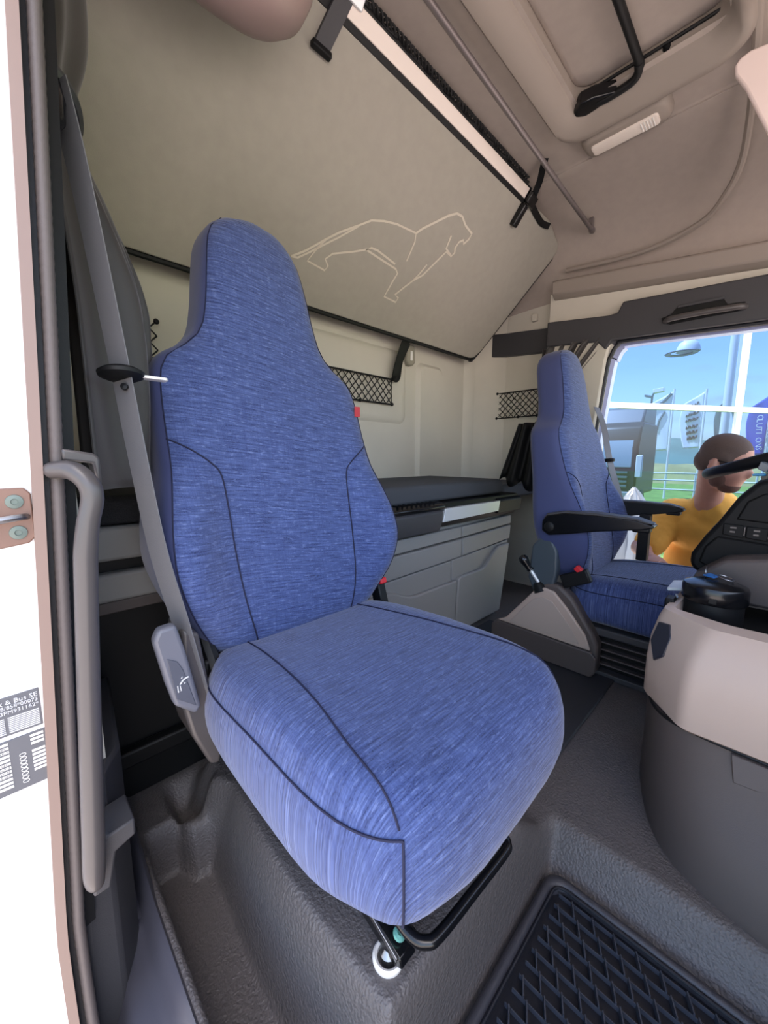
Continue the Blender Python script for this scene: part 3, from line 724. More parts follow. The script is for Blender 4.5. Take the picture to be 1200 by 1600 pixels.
# front rail, black net edge behind it
rail = obox('front_rail', (1.245, .897, 1.958), (.515, 0, 0), V((0, -.633, .774))*.019, nb*.008, M_rail, UB, bevel=.002)
obox('rail_bed', (1.22, .900, 1.954), (.56, 0, 0), V((0, -.633, .774))*.031, nb*.004, M_black, UB, bevel=.002)
# stowed safety net: two twisted cords and a lattice along the rail
for ph in (0, math.pi):
    tube('net_cord', [(x, .872+.006*math.cos(x*190+ph), 1.986+.006*math.sin(x*190+ph)) for x in lsp(.80, 1.72, 330)], .0035, M_cord, UB, sides=5)
tube('net_cord', [(x, .880+.003*math.sin(x*60), 1.984+.003*math.cos(x*60)) for x in lsp(.78, 1.74, 80)], .006, M_cord, UB, sides=6)
# clamp at the right-hand rail end with two straps
def bq(x, y, z): return (x, y, z)
obox('clamp_block', (1.80, .893, 1.945), (.035, .004, .0), V((0, -.633, .774))*.022, nb*.014, M_gloss, UB, bevel=.004)
obox('clamp_grip', (1.775, .935, 1.890), (.016, .0, .0), V((.0, -.633, .774))*.045, nb*.016, M_gloss, UB, bevel=.006)
strap('clamp_strap', [(1.80, .88, 1.955), (1.775, .845, 1.985), (1.742, .82, 2.0), (1.70, .79, 2.012)], .026, .004, (-.75, -.4, -.5), M_black, UB)
strap('clamp_strap', [(1.82, .90, 1.94), (1.90, .91, 1.930), (1.97, .915, 1.925), (2.03, .905, 1.93)], .026, .004, (-.75, -.4, -.5), M_black, UB)
# strap with buckle near the left end of the rail
strap('retaining_strap', [(.735, .885, 1.965), (.725, .905, 1.935), (.71, .94, 1.89), (.705, .955, 1.872)], .045, .010, nb, M_dark, UB)
box('strap_end', (.675, .945, 1.860), (.735, .962, 1.875), M_black, UB, bevel=.003)
obox('strap_buckle', (.76, .878, 1.972), (.025, 0, 0), V((0, -.633, .774))*.016, nb*.010, M_alu, UB, bevel=.003)

# rounded housing above the left end of the bunk
hs = [(0, .10), (.05, .098), (.085, .085), (.115, .055), (.128, .015), (.13, -.06)]
RH = thing('ceiling_housing', 'rounded pinkish housing under the ceiling above the bunk end', 'housing', (.42, .835, 1.66))
rings = []
for rr_, zz in [(.015, 1.672), (.05, 1.675), (.085, 1.688), (.112, 1.712), (.128, 1.75), (.132, 1.80), (.130, 1.90), (.12, 2.03)]:
    rings.append([(.42+rr_*1.25*math.copysign(abs(math.cos(q))**.8, math.cos(q)), .835+rr_*.62*math.copysign(abs(math.sin(q))**.8, math.sin(q)), zz+.22*rr_*math.cos(q)) for q in [2*math.pi*k/40 for k in range(40)]])
loft('housing_shell', rings, mat('pinkish_plastic', (150, 128, 126), .45), RH, sharp=0)
strap('housing_strap', [(.305, .77, 1.95), (.295, .765, 1.80), (.32, .78, 1.715), (.35, .80, 1.685)], .02, .004, (0, 0, 1), M_rubber, RH)

# ================================================================== CURTAIN ROD, HATCH, LAMP
CR = thing('curtain_rod', 'grey rod fixed along the ceiling across the cab', 'rod', (1.2, .79, 1.95))
tube('rod', [(.15, .745, 2.0015), (.893, .745, 1.962), (2.15, .745, 1.895)], .0095, M_rod, CR, sides=12)
lathe('end_cap', [(0, -.012), (.013, -.012), (.0145, 0), (.010, .012), (0, .013)], (2.15, .745, 1.895), M_rod, CR, axis=(1, 0, -.05), sides=14)
for x in (.16, 2.135): box('rod_bracket', (x-.008, .735, 1.90 if x > 1 else 2.0), (x+.008, .755, 1.945 if x > 1 else 2.03), M_rod, CR, bevel=.002)

RHC = thing('roof_hatch', 'closed roof hatch with taupe frame and black crank bar', 'hatch', (1.0, .42, 1.99))
def rrect(x0, x1, y0, y1, r_, z, n=7):
    o = []
    for cx1, cy1, a0 in ((x1-r_, y0+r_, -90), (x1-r_, y1-r_, 0), (x0+r_, y1-r_, 90), (x0+r_, y0+r_, 180)):
        for k in range(n): o.append((cx1+r_*math.cos(R(a0+90*k/(n-1))), cy1+r_*math.sin(R(a0+90*k/(n-1))), z))
    return o
loft('hatch_frame', [rrect(.30, 1.70, .155, .715, .10, 2.030), rrect(.305, 1.695, .160, .712, .10, 2.000), rrect(.325, 1.68, .175, .700, .09, 1.984), rrect(.36, 1.655, .190, .690, .08, 1.984), rrect(.395, 1.60, .205, .640, .07, 2.005), rrect(.41, 1.572, .215, .620, .055, 2.040), rrect(.41, 1.572, .215, .620, .055, 2.075)], M_ceil2, RHC, cap=(False, False), sharp=50)
loft('hatch_panel', [rrect(.405, 1.575, .210, .625, .055, 2.075), rrect(.415, 1.565, .220, .615, .055, 2.066), rrect(.43, 1.55, .235, .60, .05, 2.062)], M_ceil, RHC, sharp=50)
tube('crank_bar', [(.45, .428, 2.035), (1.45, .428, 2.028), (1.54, .430, 2.024), (1.572, .440, 2.018), (1.582, .465, 2.012), (1.582, .53, 2.010), (1.578, .56, 2.012)], .0125, M_black, RHC, smooth_n=6, sides=12)
prism('crank_bracket', [(1.54, .56), (1.572, .50), (1.588, .50), (1.60, .60), (1.585, .632), (1.555, .628), (1.535, .60)], 'z', 2.004, 2.045, M_gloss, RHC, bevel=.004)
tube('hatch_gap_seal', [(1.566, .24, 2.052), (1.566, .60, 2.052)], .005, M_black, RHC, sides=6)
lathe('hatch_latch', [(0, -.01), (.009, -.01), (.011, 0), (.009, .008), (0, .009)], (1.572, .365, 2.045), M_black, RHC, axis=(1, 0, -.3), sides=12)

DL = thing('dome_lamp', 'slim ceiling lamp with ribbed pale lens beside the roof hatch', 'lamp', (1.76, .52, 1.99))
loft('lamp_housing', [rrect(1.69, 1.815, .375, .660, .03, 2.03), rrect(1.695, 1.81, .380, .655, .03, 1.997), rrect(1.708, 1.80, .392, .642, .025, 1.985)], M_ceil2, DL, sharp=50)
loft('lamp_lens', [rrect(1.728, 1.788, .410, .628, .012, 1.99), rrect(1.730, 1.786, .412, .626, .012, 1.980), rrect(1.736, 1.780, .418, .620, .01, 1.978)], M_lens, DL, sharp=50)
for k in range(5): box('lens_rib', (1.735, .425+k*.009, 1.9765), (1.782, .4285+k*.009, 1.979), M_white, DL, bevel=.0008)

# pale sun visor edge at the right
SV = thing('sun_visor', 'pale pinkish rounded visor flap hanging at the right edge under the ceiling', 'visor', (1.59, .05, 1.6))
vp = [(.131, 1.909), (.165, 1.915), (.186, 1.910), (.197, 1.897), (.193, 1.87), (.168, 1.824), (.134, 1.741), (.10, 1.66), (-.10, 1.60), (-.30, 1.62), (-.30, 1.90)]
prism('visor_panel', vp, 'x', 1.58, 1.60, mat('visor_pale', (246, 228, 222), .7), SV, bevel=.006, seg=3)
tube('visor_hinge', [(1.59, -.15, 1.90), (1.59, -.15, 2.03)], .008, M_white, SV)

# ================================================================== LOWER BUNK, CABINET, NETS
LB = thing('lower_bunk', 'lower bunk with charcoal mattress and black front panel', 'bunk', (1.2, 1.2, .5))
loft('mattress', [[(x, y, z) for x, y in ((.95-i, .955+i), (1.775-i, .955+i), (1.80-i, 1.30), (1.80-i, 1.445-i), (.75, 1.445-i), (.70, 1.30), (.80, 1.05))] for z, i in ((.625, .012), (.632, 0), (.675, 0), (.690, .006), (.697, .02))], M_mattr, LB, bevel=.006, sharp=30)
loft('mattress_end', [[(x, y, z) for x, y in ((1.80, 1.02+i), (2.32, .96+i), (2.32, 1.44), (1.80, 1.44))] for z, i in ((.59, .01), (.60, 0), (.645, 0), (.66, .012))], M_mattr, LB, sharp=30, bevel=.006)
loft('mattress_end', [[(x, y, z) for x, y in ((.08, .965+i), (.70, .965+i), (.70, 1.44), (.08, 1.44))] for z, i in ((.66, .01), (.665, 0), (.71, 0), (.722, .012))], mat('mesh_mattress_cloth', (34, 35, 40), .8, bump=.8, bscale=300, kind='voronoi'), LB, sharp=30, bevel=.006)
# front panel of the bunk base
prism('front_panel', [(.925, .622), (.925, .590), (.915, .575), (.940, .520), (.98, .520), (1.42, .52), (1.42, .622)], 'x', .75, 1.88, M_black, LB, bevel=.004)
prism('front_lip', [(.905, .612), (.93, .628), (.96, .628), (.96, .600), (.915, .588)], 'x', .75, 1.235, M_gloss, LB, bevel=.004)
prism('front_grip', [(.902, .592), (.917, .600), (.94, .56), (.94, .515), (.918, .512), (.904, .555)], 'x', .85, 1.215, M_dark, LB, bevel=.005)
prism('front_grip', [(.908, .598), (.920, .612), (.94, .60), (.94, .54), (.915, .535)], 'x', 1.66, 1.89, M_black, LB, bevel=.005)
mesh('handle_plate', [(1.235, .906, .600), (1.665, .906, .600), (1.645, .902, .553), (1.215, .902, .548), (1.235, .93, .600), (1.665, .93, .600), (1.645, .93, .553), (1.215, .93, .548)], [(0, 1, 2, 3), (4, 7, 6, 5), (0, 4, 5, 1), (1, 5, 6, 2), (2, 6, 7, 3), (3, 7, 4, 0)], M_alu, LB, bevel=.0015)
for k in range(9):
    obox('grip_ridge', (.98+k*.026, .935, .6295), (.0035, .010, 0), (-.003, .010, 0), (0, 0, .0022), M_gloss, LB, bevel=.0006)
# left end seen between belt and grab handle
box('end_panel', (.072, .958, .585), (.70, 1.42, .658), M_cab2, LB, bevel=.008)
box('end_rail', (.072, .962, .495), (.70, 1.42, .558), M_cab2, LB, bevel=.008)
box('end_gap', (.072, .985, .555), (.70, 1.42, .59), M_black, LB, bevel=.002)
box('end_apron', (.072, .965, .470), (.70, 1.42, .496), M_cons, LB, bevel=.003)
box('end_locker', (.072, 1.00, .0), (.70, 1.42, .47), M_black, LB, bevel=.004)
obox('locker_foot_rail', (.386, .985, .115), (.314, 0, 0), (0, .015, 0), (0, 0, .02), M_black, LB, bevel=.006)

CBT = thing('storage_cabinet', 'grey under-bunk cabinet with lids and two wavy pull doors', 'cabinet', (1.35, 1.15, 0))
box('body', (.74, .972, .0), (1.785, 1.42, .515), M_cab, CBT, bevel=.004)
def face(name, poly, y0, y1, m=M_cab, bevel=.005): return prism(name, poly, 'y', y0, y1, m, CBT, bevel=bevel, seg=3)
face('upper_strip', [(.75, .445), (.75, .500), (1.412, .500), (1.412, .452)], .948, .975)
face('upper_strip', [(1.420, .452), (1.420, .500), (1.862, .508), (1.862, .462)], .948, .975)
face('drawer_front', [(.75, .352), (.75, .440), (1.412, .445), (1.412, .366)], .945, .975)
face('drawer_front', [(1.420, .367), (1.420, .446), (1.858, .456), (1.850, .385)], .945, .975)
def wave(x0, x1, zl, zr, step0, step1, n=16):
    o = []
    for i in range(n+1):
        t = i/n; o.append((x0+(x1-x0)*t, zl+(zr-zl)*ss(step0, step1, t)))
    return o
# doors: flat upper panel and a proud lower panel with a wavy upper edge
face('door_upper', [(.75, .25), (.75, .347), (1.345, .358), (1.345, .20)], .952, .975)
face('door_upper', [(1.352, .20), (1.352, .359), (1.845, .378), (1.838, .30)], .952, .975)
face('door', [(.75, .02)]+wave(.75, 1.372, .315, .268, .30, .55)+[(1.36, .02)], .936, .975, bevel=.007)
face('door', [(1.368, .02), (1.384, .268)]+wave(1.40, 1.835, .278, .365, .40, .78)+[(1.76, .02)], .936, .975, bevel=.007)

def net(name, label, origin, ux, uz, wd, ht, nx, nz, slack=.0):
    t = thing(name, label, 'cargo net', origin, 'elastic storage nets')
    O, X, Z = V(origin), V(ux), V(uz)
    def q(a, b): return O+X*a*wd+Z*(b*ht - slack*math.sin(math.pi*a)*(b))
    vs, fs = [], []
    def cord(p0, p1, r=.0026):
        n0 = len(vs); rg_ = sweep([p0, (V(p0)+V(p1))/2, p1], r, 5)
        for r_ in rg_: vs.extend(r_)
        for i in range(2):
            for j in range(5): fs.append((n0+i*5+j, n0+i*5+(j+1) % 5, n0+(i+1)*5+(j+1) % 5, n0+(i+1)*5+j))
    for k in range(-nz, nx+1):
        for sgn in (1, -1):
            # diagonal from bottom at column k
            a0, b0, a1, b1 = k/nx, 0., (k+nz)/nx, 1.
            if sgn < 0: a0, a1 = a1, a0
            # clip to 0..1
            def clip(a0, b0, a1, b1):
                t0, t1 = 0., 1.; da = a1-a0
                if da != 0:
                    ta, tb = (0-a0)/da, (1-a0)/da
                    t0, t1 = max(t0, min(ta, tb)), min(t1, max(ta, tb))
                return t0, t1
            t0, t1 = clip(a0, b0, a1, b1)
            if t1-t0 > .02:
                cord(q(a0+(a1-a0)*t0, t0), q(a0+(a1-a0)*t1, t1))
    mesh('net_cords', vs, fs, M_cord, t, sharp=0)
    tube('net_border', [q(0, 0), q(1, 0), q(1, 1), q(0, 1)], .0045, M_cord, t, closed=True, sides=6)
    for a, b in ((1, 1), (1, 0), (.55, 0), (0, 0), (0, 1)):
        lathe('net_anchor', [(0, 0), (.008, 0), (.009, .006), (.005, .011), (0, .012)], q(a, b)+X.cross(Z).normalized()*.0-V((0, 0, .0)), M_black, t, axis=X.cross(Z), sides=10)
    return t
net('storage_net', 'black elastic net pocket on the rear wall behind the front seat', (.98, 1.435, 1.075), (1, 0, .0), (0.0, 0, 1), .485, .125, 12, 3.0 and 3)
net('storage_net', 'black elastic net pocket on the side wall behind the driver seat', (2.325, 1.315, 1.055), (0, -1, 0), (0, 0, 1), .27, .155, 7, 4)
net('storage_net', 'corner of a black elastic net beside the curtain at left', (.26, 1.435, 1.10), (1, 0, 0), (0, 0, 1), .13, .13, 3, 3)
# rear wall hook with loop strap
HK = thing('coat_hook', 'light grey oblong hook on the rear wall under the upper bunk', 'hook', (1.60, 1.43, 1.29))
loft('hook_body', [[(x, y, z) for x, y, z in rr_] for rr_ in [[(1.575, 1.46, 1.395), (1.635, 1.46, 1.395), (1.64, 1.46, 1.31), (1.62, 1.46, 1.29), (1.59, 1.46, 1.29), (1.572, 1.46, 1.31)], [(1.575, 1.425, 1.395), (1.635, 1.425, 1.395), (1.64, 1.425, 1.31), (1.62, 1.425, 1.29), (1.59, 1.425, 1.29), (1.572, 1.425, 1.31)]]], mat('hook_grey', (150, 146, 132), .5), HK, bevel=.008, seg=3)
box('hook_slot', (1.598, 1.421, 1.315), (1.614, 1.428, 1.365), M_white, HK, bevel=.004)
LS = strap('hanging_strap', [(1.545, 1.38, 1.405), (1.50, 1.375, 1.38), (1.475, 1.39, 1.30), (1.465, 1.41, 1.215), (1.50, 1.425, 1.215), (1.515, 1.42, 1.30), (1.55, 1.40, 1.39)], .038, .004, (0, 1, .25), M_black)
tag(LS, 'black webbing loop hanging from the upper bunk on the rear wall', 'strap')
HK2 = thing('coat_hook', 'small light grey hook on the side wall above the dark band', 'hook', (2.33, 1.085, 1.60))
loft('hook_body', [[(2.336, 1.075+i, z0) for i, z0 in ((0, 1.60), (.035, 1.60), (.035, 1.635), (.028, 1.645), (.007, 1.645), (0, 1.635))], [(2.312, 1.078+i*.85, z0) for i, z0 in ((0, 1.602), (.035, 1.602), (.035, 1.632), (.028, 1.642), (.007, 1.642), (0, 1.632))]], M_wall, HK2, bevel=.004)

# grab handle set in the dark header over the driver door
DH = thing('grab_handle', 'dark grab handle recessed in the header over the driver door', 'handle', (2.19, .28, 1.38))
prism('recess', [(.428, 1.405), (.436, 1.428), (.40, 1.436), (.375, 1.468), (.23, 1.462), (.21, 1.428), (.155, 1.424), (.158, 1.392), (.40, 1.393)], 'x', 2.190, 2.197, M_black, DH, bevel=.002)
tube('grip', [(2.20, .42, 1.412), (2.178, .405, 1.412), (2.172, .38, 1.412), (2.170, .28, 1.410), (2.172, .19, 1.405), (2.18, .168, 1.405), (2.20, .155, 1.405)], .0125, M_handle, DH, smooth_n=5, sides=12)
obox('recess_lip', (2.188, .30, 1.458), (.004, 0, 0), (0, .078, .002), (0, 0, .006), M_dark, DH, bevel=.002)

# ================================================================== FLOOR MAT
FM = thing('floor_mat', 'black rubber mat with raised lattice in the passenger footwell', 'mat', (.5, .1, -.085))
mx0, mx1, my0, my1 = .325, .735, -.42, .243
zb = -.084
box('mat_base', (mx0, my0, zb), (mx1, my1, zb+.006), M_rubber, FM, bevel=.002)
def rimring(o, z): return rrect(mx0-.012+o, mx1+.012-o, my0-.012+o, my1+.012-o, .03, z, 5)
loft('mat_rim', [rimring(0, zb+.004), rimring(.001, zb+.020), rimring(.006, zb+.026), rimring(.013, zb+.026), rimring(.018, zb+.020), rimring(.020, zb+.004)], mat('mat_rim_rubber', (58, 58, 64), .4, bump=.3, bscale=500), FM, cap=(False, False), sharp=0)
tube('mat_bead', rrect(mx0+.010, mx1-.010, my0+.010, my1-.010, .02, zb+.020, 5), .003, M_rubber, FM, closed=True, sides=8)
# lattice of slanted cells: long ribs along the cab and staggered cross ribs
vs, fs = [], []
def ribbox(p0, p1, wd, z0, z1):
    p0, p1 = V(p0), V(p1); d = (p1-p0).normalized(); s = V((-d.y, d.x, 0))*wd/2; n0 = len(vs)
    for p in (p0, p1):
        vs.extend([p+s+V((0, 0, z0)), p-s+V((0, 0, z0)), p-s*.5+V((0, 0, z1)), p+s*.5+V((0, 0, z1))])
    fs.extend([(n0+i, n0+4+i, n0+4+(i+1) % 4, n0+(i+1) % 4) for i in range(4)] + [(n0, n0+1, n0+2, n0+3), (n0+7, n0+6, n0+5, n0+4)])
mat_ribs = []
nxr = 15; px0 = (mx1-mx0-.04)/nxr
for i in range(nxr+1):
    x = mx0+.02+i*px0
    ribbox((x, my0+.02, 0), (x, my1-.02, 0), .003, zb+.005, zb+.014)
for i in range(nxr):
    x = mx0+.02+i*px0; y = my0+.03+(.018 if i % 2 else 0)
    while y < my1-.035:
        ribbox((x, y, 0), (x+px0, y+.012, 0), .004, zb+.005, zb+.019); y += .036
lt = mesh('mat_lattice', vs, fs, mat('mat_rib_rubber', (62, 66, 76), .38), FM, smooth=False)

# ================================================================== CENTRE CONSOLE, DASH, WHEEL
CC = thing('centre_console', 'rounded beige topped dash console with dark grey lower body', 'console', (1.15, -.1, 0))
def plan(pts, z): 
    return [(p.x, p.y, z) for p in smoothpath([(x, y, 0) for x, y in pts], 4)]
low0 = [(.79, -.5), (.80, -.2), (.826, -.04), (.862, .055), (.93, .115), (1.05, .160), (1.17, .180), (1.32, .16), (1.40, .10)]
low1 = [(.86, -.5), (.868, -.2), (.885, -.03), (.92, .075), (.985, .135), (1.07, .165), (1.18, .180), (1.32, .16), (1.40, .10)]
low2 = [(.955, -.5), (.955, -.2), (.957, -.03), (.968, .085), (1.005, .140), (1.08, .168), (1.18, .180), (1.32, .16), (1.40, .10)]
def closeplan(pts, z): return plan(pts, z)+[(1.40, -.5, z)]
loft('lower_body', [closeplan(low0, -.002), closeplan(low0, .012), closeplan(low1, .12), closeplan(low2, .222), closeplan(low2, .235)], M_cons, CC, sharp=40)
up0 = [(.95, -.5), (.95, .09), (1.06, .178), (1.34, .165), (1.40, .10)]
def upring(d, z):
    k = d
    P = [V((.95+k, -.5, z)), V((.95+k, .09-.55*k, z)), V((1.06+.2*k, .178-.45*k, z)), V((1.34-.2*k, .165-.45*k, z)), V((1.40-.2*k, .10, z)), V((1.40, -.5, z))]
    o = [P[0]]
    for i in range(1, 5):
        a_ = P[i]+(P[i-1]-P[i]).normalized()*min(.016, (P[i-1]-P[i]).length*.42); c_ = P[i]+(P[i+1]-P[i]).normalized()*min(.016, (P[i+1]-P[i]).length*.42)
        for t in (0, .25, .5, .75, 1): o.append(a_*(1-t)**2+P[i]*2*t*(1-t)+c_*t*t)
    return o+[P[5]]
loft('beige_shroud', [upring(.012, .234), upring(.0, .244), upring(.0, .33), upring(.010, .385), upring(.034, .432), upring(.052, .452), upring(.094, .455), upring(.100, .448), upring(.104, .40)], M_beige, CC, cap=(True, False), sharp=40)
loft('tray_floor', [upring(.085, .398), upring(.085, .406)], M_black, CC, sharp=40)
# dark pocket window in the rear facet, and dark edge line under the shroud
KZ = [(.24, 0), (.33, 0), (.385, .010), (.432, .034), (.452, .052)]
def facet(a_, z):
    k = interp(KZ, z)[0]; A = V((.95+k, .09-.55*k, z)); B = V((1.06+.2*k, .178-.45*k, z)); return A+(B-A)*a_
pk_ = [facet(*q) for q in ((.52, .405), (.66, .428), (.90, .422), (.92, .375), (.74, .335), (.54, .360))]
mesh('pocket', [V(p)+V((-.002, .003, 0)) for p in pk_]+[V(p)+V((.015, -.03, 0)) for p in pk_], [tuple(range(6)), tuple(range(11, 5, -1))]+[(i, i+6, (i+1) % 6+6, (i+1) % 6) for i in range(6)], mat('pocket_dark', (44, 46, 58), .3), CC, bevel=.002)
fl = [(.9555, -.055, .232), (.9565, -.055, .190), (.9585, .0, .186), (.957, .008, .232)]
mesh('service_flap', [V(p)+V((-.005-(.235-p[2])*.42, 0, 0)) for p in fl]+[V(p)+V((.02, 0, 0)) for p in fl], [(0, 1, 2, 3), (7, 6, 5, 4), (0, 4, 5, 1), (1, 5, 6, 2), (2, 6, 7, 3), (3, 7, 4, 0)], M_cons, CC, bevel=.002)
tube('shroud_shadow_gap', [(p[0]-.001, p[1], .2365) for p in plan(low2, 0)], .003, M_black, CC, sides=6)
# dark raised back of the tray
prism('tray_back', [(.11, .44), (.13, .49), (.07, .545), (-.05, .57), (-.35, .57), (-.35, .44)], 'x', 1.27, 1.36, M_cons, CC, bevel=.008)

AC = thing('ashtray_can', 'round black lidded can standing in the console tray', 'can', (1.175, .075, .406))
lathe('can_body', [(0, 0), (.054, 0), (.056, .004), (.056, .06), (.054, .066), (0, .066)], (1.175, .075, .406), M_black, AC, sides=40)
ld = lathe('can_lid', [(.0, .060), (.060, .060), (.062, .064), (.062, .092), (.059, .098), (.045, .103), (0, .105)], (1.175, .075, .406), M_gloss, AC, sides=40)
box('lid_catch', (1.111, .065, .472), (1.117, .080, .484), M_black, ld, bevel=.001)
KY = thing('keys', 'bunch of keys with blue tag and ring beside the black can', 'keys', (1.17, .10, .42))
tube('key_ring', [(1.20+.016*math.cos(q), .060+.016*math.sin(q), .517+.004*math.sin(q)) for q in lsp(0, 2*math.pi*15/16, 16)], .0013, M_steel, KY, closed=True, sides=6)
tube('key_ring', [(1.215+.012*math.cos(q), .098, .522+.012*math.sin(q)) for q in lsp(0, 2*math.pi*15/16, 16)], .0012, M_steel, KY, closed=True, sides=6)
prism('key_tag', [(1.19, .080), (1.215, .072), (1.225, .092), (1.202, .102)], 'z', .513, .517, mat('tag_blue', (50, 110, 180), .4), KY, bevel=.001)
prism('key_blade', [(1.15, .142), (1.157, .139), (1.19, .146), (1.183, .150)], 'z', .456, .459, M_steel, KY, bevel=.0005)
box('key_fob', (1.125, .142, .4075), (1.165, .162, .46), M_black, KY, bevel=.004)
CP = box('card_holder', (1.20, .132, .462), (1.29, .170, .470), mat('pale_card', (206, 216, 222), .3), bevel=.002, rot=Matrix.Rotation(R(-12), 3, 'X'))
tag(CP, 'small pale card lying on the rim of the beige console', 'card')

M_dash = mat('matt_black_dash', (9, 9, 10), .6, spec=.25, bump=.2, bscale=900)
DP = thing('dash_panel', 'black instrument console panel with switch row beside steering wheel', 'dashboard', (1.5, -.1, .45))
side = [(.105, .479), (.135, .487), (.147, .505), (.146, .535), (.120, .590), (.099, .625), (.065, .695), (.030, .738), (.0, .752), (-.45, .80), (-.45, .46)]
prism('panel_body', side, 'x', 1.355, 1.58, M_dash, DP, bevel=.012, seg=3)
prism('panel_inset', [(.128, .515), (.118, .560), (.095, .592), (-.3, .560), (-.3, .49), (.09, .495)], 'x', 1.350, 1.36, M_dash, DP, bevel=.005)
prism('panel_inset', [(.062, .640), (.045, .690), (.015, .712), (-.3, .72), (-.3, .62)], 'x', 1.351, 1.36, M_dash, DP, bevel=.005)
for k in range(5):
    y0 = .085-k*.045
    s_ = prism('switch', [(y0, .598-k*.003), (y0-.012*0, .628-k*.003), (y0-.041, .626-k*.003), (y0-.041, .594-k*.003)], 'x', 1.349, 1.357, M_dash, DP, bevel=.002)
    obox('switch_mark', (1.3485, y0-.042, .612-k*.003), (.0008, 0, 0), (0, .0012, 0), (0, .0, .011), M_handle, s_, bevel=.0003)
    box('switch_icon', (1.3482, y0-.026, .617-k*.003), (1.3492, y0-.014, .621-k*.003), M_handle if k < 2 else M_icon, s_, bevel=0)
    box('switch_icon', (1.3482, y0-.024, .606-k*.003), (1.3492, y0-.014, .610-k*.003), M_handle if k < 2 else M_icon, s_, bevel=0)
box('panel_top', (1.36, -.45, .74), (2.1, -.02, .78), M_dark, DP, bevel=.01)
SW = thing('steering_wheel', 'black steering wheel rim seen almost edge on', 'steering wheel', (1.73, -.035, .7))
cw = V((1.735, -.055, .825)); nrm = V((0, .36, 1)).normalized(); ax = V((1, 0, 0)); ay = nrm.cross(ax)
tube('rim', [cw+ax*.232*math.cos(q)+ay*.232*math.sin(q) for q in lsp(0, 2*math.pi*47/48, 48)], .0185, M_black, SW, closed=True, sides=14)
for a in (0, 180, 270):
    q = R(a); d = ax*math.cos(q)+ay*math.sin(q)
    strap('spoke', [cw+d*.05-nrm*.02, cw+d*.14-nrm*.012, cw+d*.225], .04, .014, nrm, M_dark, SW, smooth_n=3)
lathe('hub', [(0, -.05), (.06, -.05), (.085, -.03), (.09, -.005), (.07, .005), (0, .008)], cw-nrm*.015, M_black, SW, axis=nrm, sides=28)
tube('column', [cw-nrm*.03, cw-nrm*.22+V((0, -.06, 0))], .05, M_black, SW, sides=16)
stk = tube('stalk', [(1.66, -.03, .74), (1.58, .0, .745), (1.50, .012, .748), (1.455, .018, .748)], [.010, .010, .012, .011], M_gloss, SW, sides=10)
obox('stalk_end', (1.47, .028, .755), (.035, -.006, 0), (0, .012, 0), (0, 0, .003), M_bluepaper, SW, bevel=.002)
obox('stalk_cap', (1.50, .020, .775), (.022, -.006, 0), (0, .010, .006), (0, -.003, .010), M_film, SW, bevel=.002)
# simple front dashboard running across under the windscreen (outside the picture's field)
box('dash_board', (.06, -.93, .30), (2.18, -.50, .74), M_dark, DP, bevel=.03)

# ================================================================== PERSON
def remesh_obj(name, parts, vox, m, parent, smooth_it=6):
    """union of tapered capsules / ellipsoids as one continuous surface"""
    bm = bmesh.new()
    for p in parts:
        if p[0] == 'c':
            _, a, b, ra, rb = p; a, b = V(a), V(b)
            n_ = max(2, int((b-a).length/.03))
            for i in range(n_+1):
                t_ = i/n_; bmesh.ops.create_icosphere(bm, subdivisions=2, radius=ra+(rb-ra)*t_, matrix=Matrix.Translation(a.lerp(b, t_)))
        else:
            _, c, rad, rot = p
            Mx = Matrix.Translation(V(c)) @ (rot.to_4x4() if rot else Matrix.Identity(4)) @ Matrix.Diagonal((*rad, 1))
            bmesh.ops.create_icosphere(bm, subdivisions=3, radius=1, matrix=Mx)
    me = D.meshes.new(name); bm.to_mesh(me); bm.free()
    tmp = D.objects.new('tmp', me); COL.objects.link(tmp)
    r_ = tmp.modifiers.new('r', 'REMESH'); r_.mode = 'VOXEL'; r_.voxel_size = vox
    s_ = tmp.modifiers.new('s', 'SMOOTH'); s_.iterations = smooth_it; s_.factor = .5
    dg = bpy.context.evaluated_depsgraph_get(); ev = tmp.evaluated_get(dg).to_mesh()
    vs_ = [v.co.copy() for v in ev.vertices]; fs_ = [tuple(p.vertices) for p in ev.polygons]
    D.objects.remove(tmp)
    return mesh(name, vs_, fs_, m, parent, sharp=0)
MAN = thing('person', 'man in mustard yellow t-shirt leaning at the far door, head turned aside', 'person', (2.62, .16, -.72))
hc = V((2.28, .165, .778))     # head centre
hq = Matrix.Rotation(R(-78), 3, 'Z')   # turns the face toward the front of the truck (-y)
tilt = Matrix.Rotation(R(14), 3, 'X')
def hp_(f_, l_, u_):           # head frame: forward, left, up  ->  world
    fwd = V((-.30, -.90, -.30)).normalized(); up_ = V((-.12, -.22, 1)); up_ = (up_-fwd*up_.dot(fwd)).normalized(); lf = up_.cross(fwd)
    return hc+fwd*f_+lf*l_+up_*u_
fwd = V((-.30, -.90, -.30)).normalized(); up_ = V((-.12, -.22, 1)); up_ = (up_-fwd*up_.dot(fwd)).normalized(); lf = up_.cross(fwd)
HR = Matrix((fwd, lf, up_)).transposed()
neck0 = V((2.38, .215, .59))
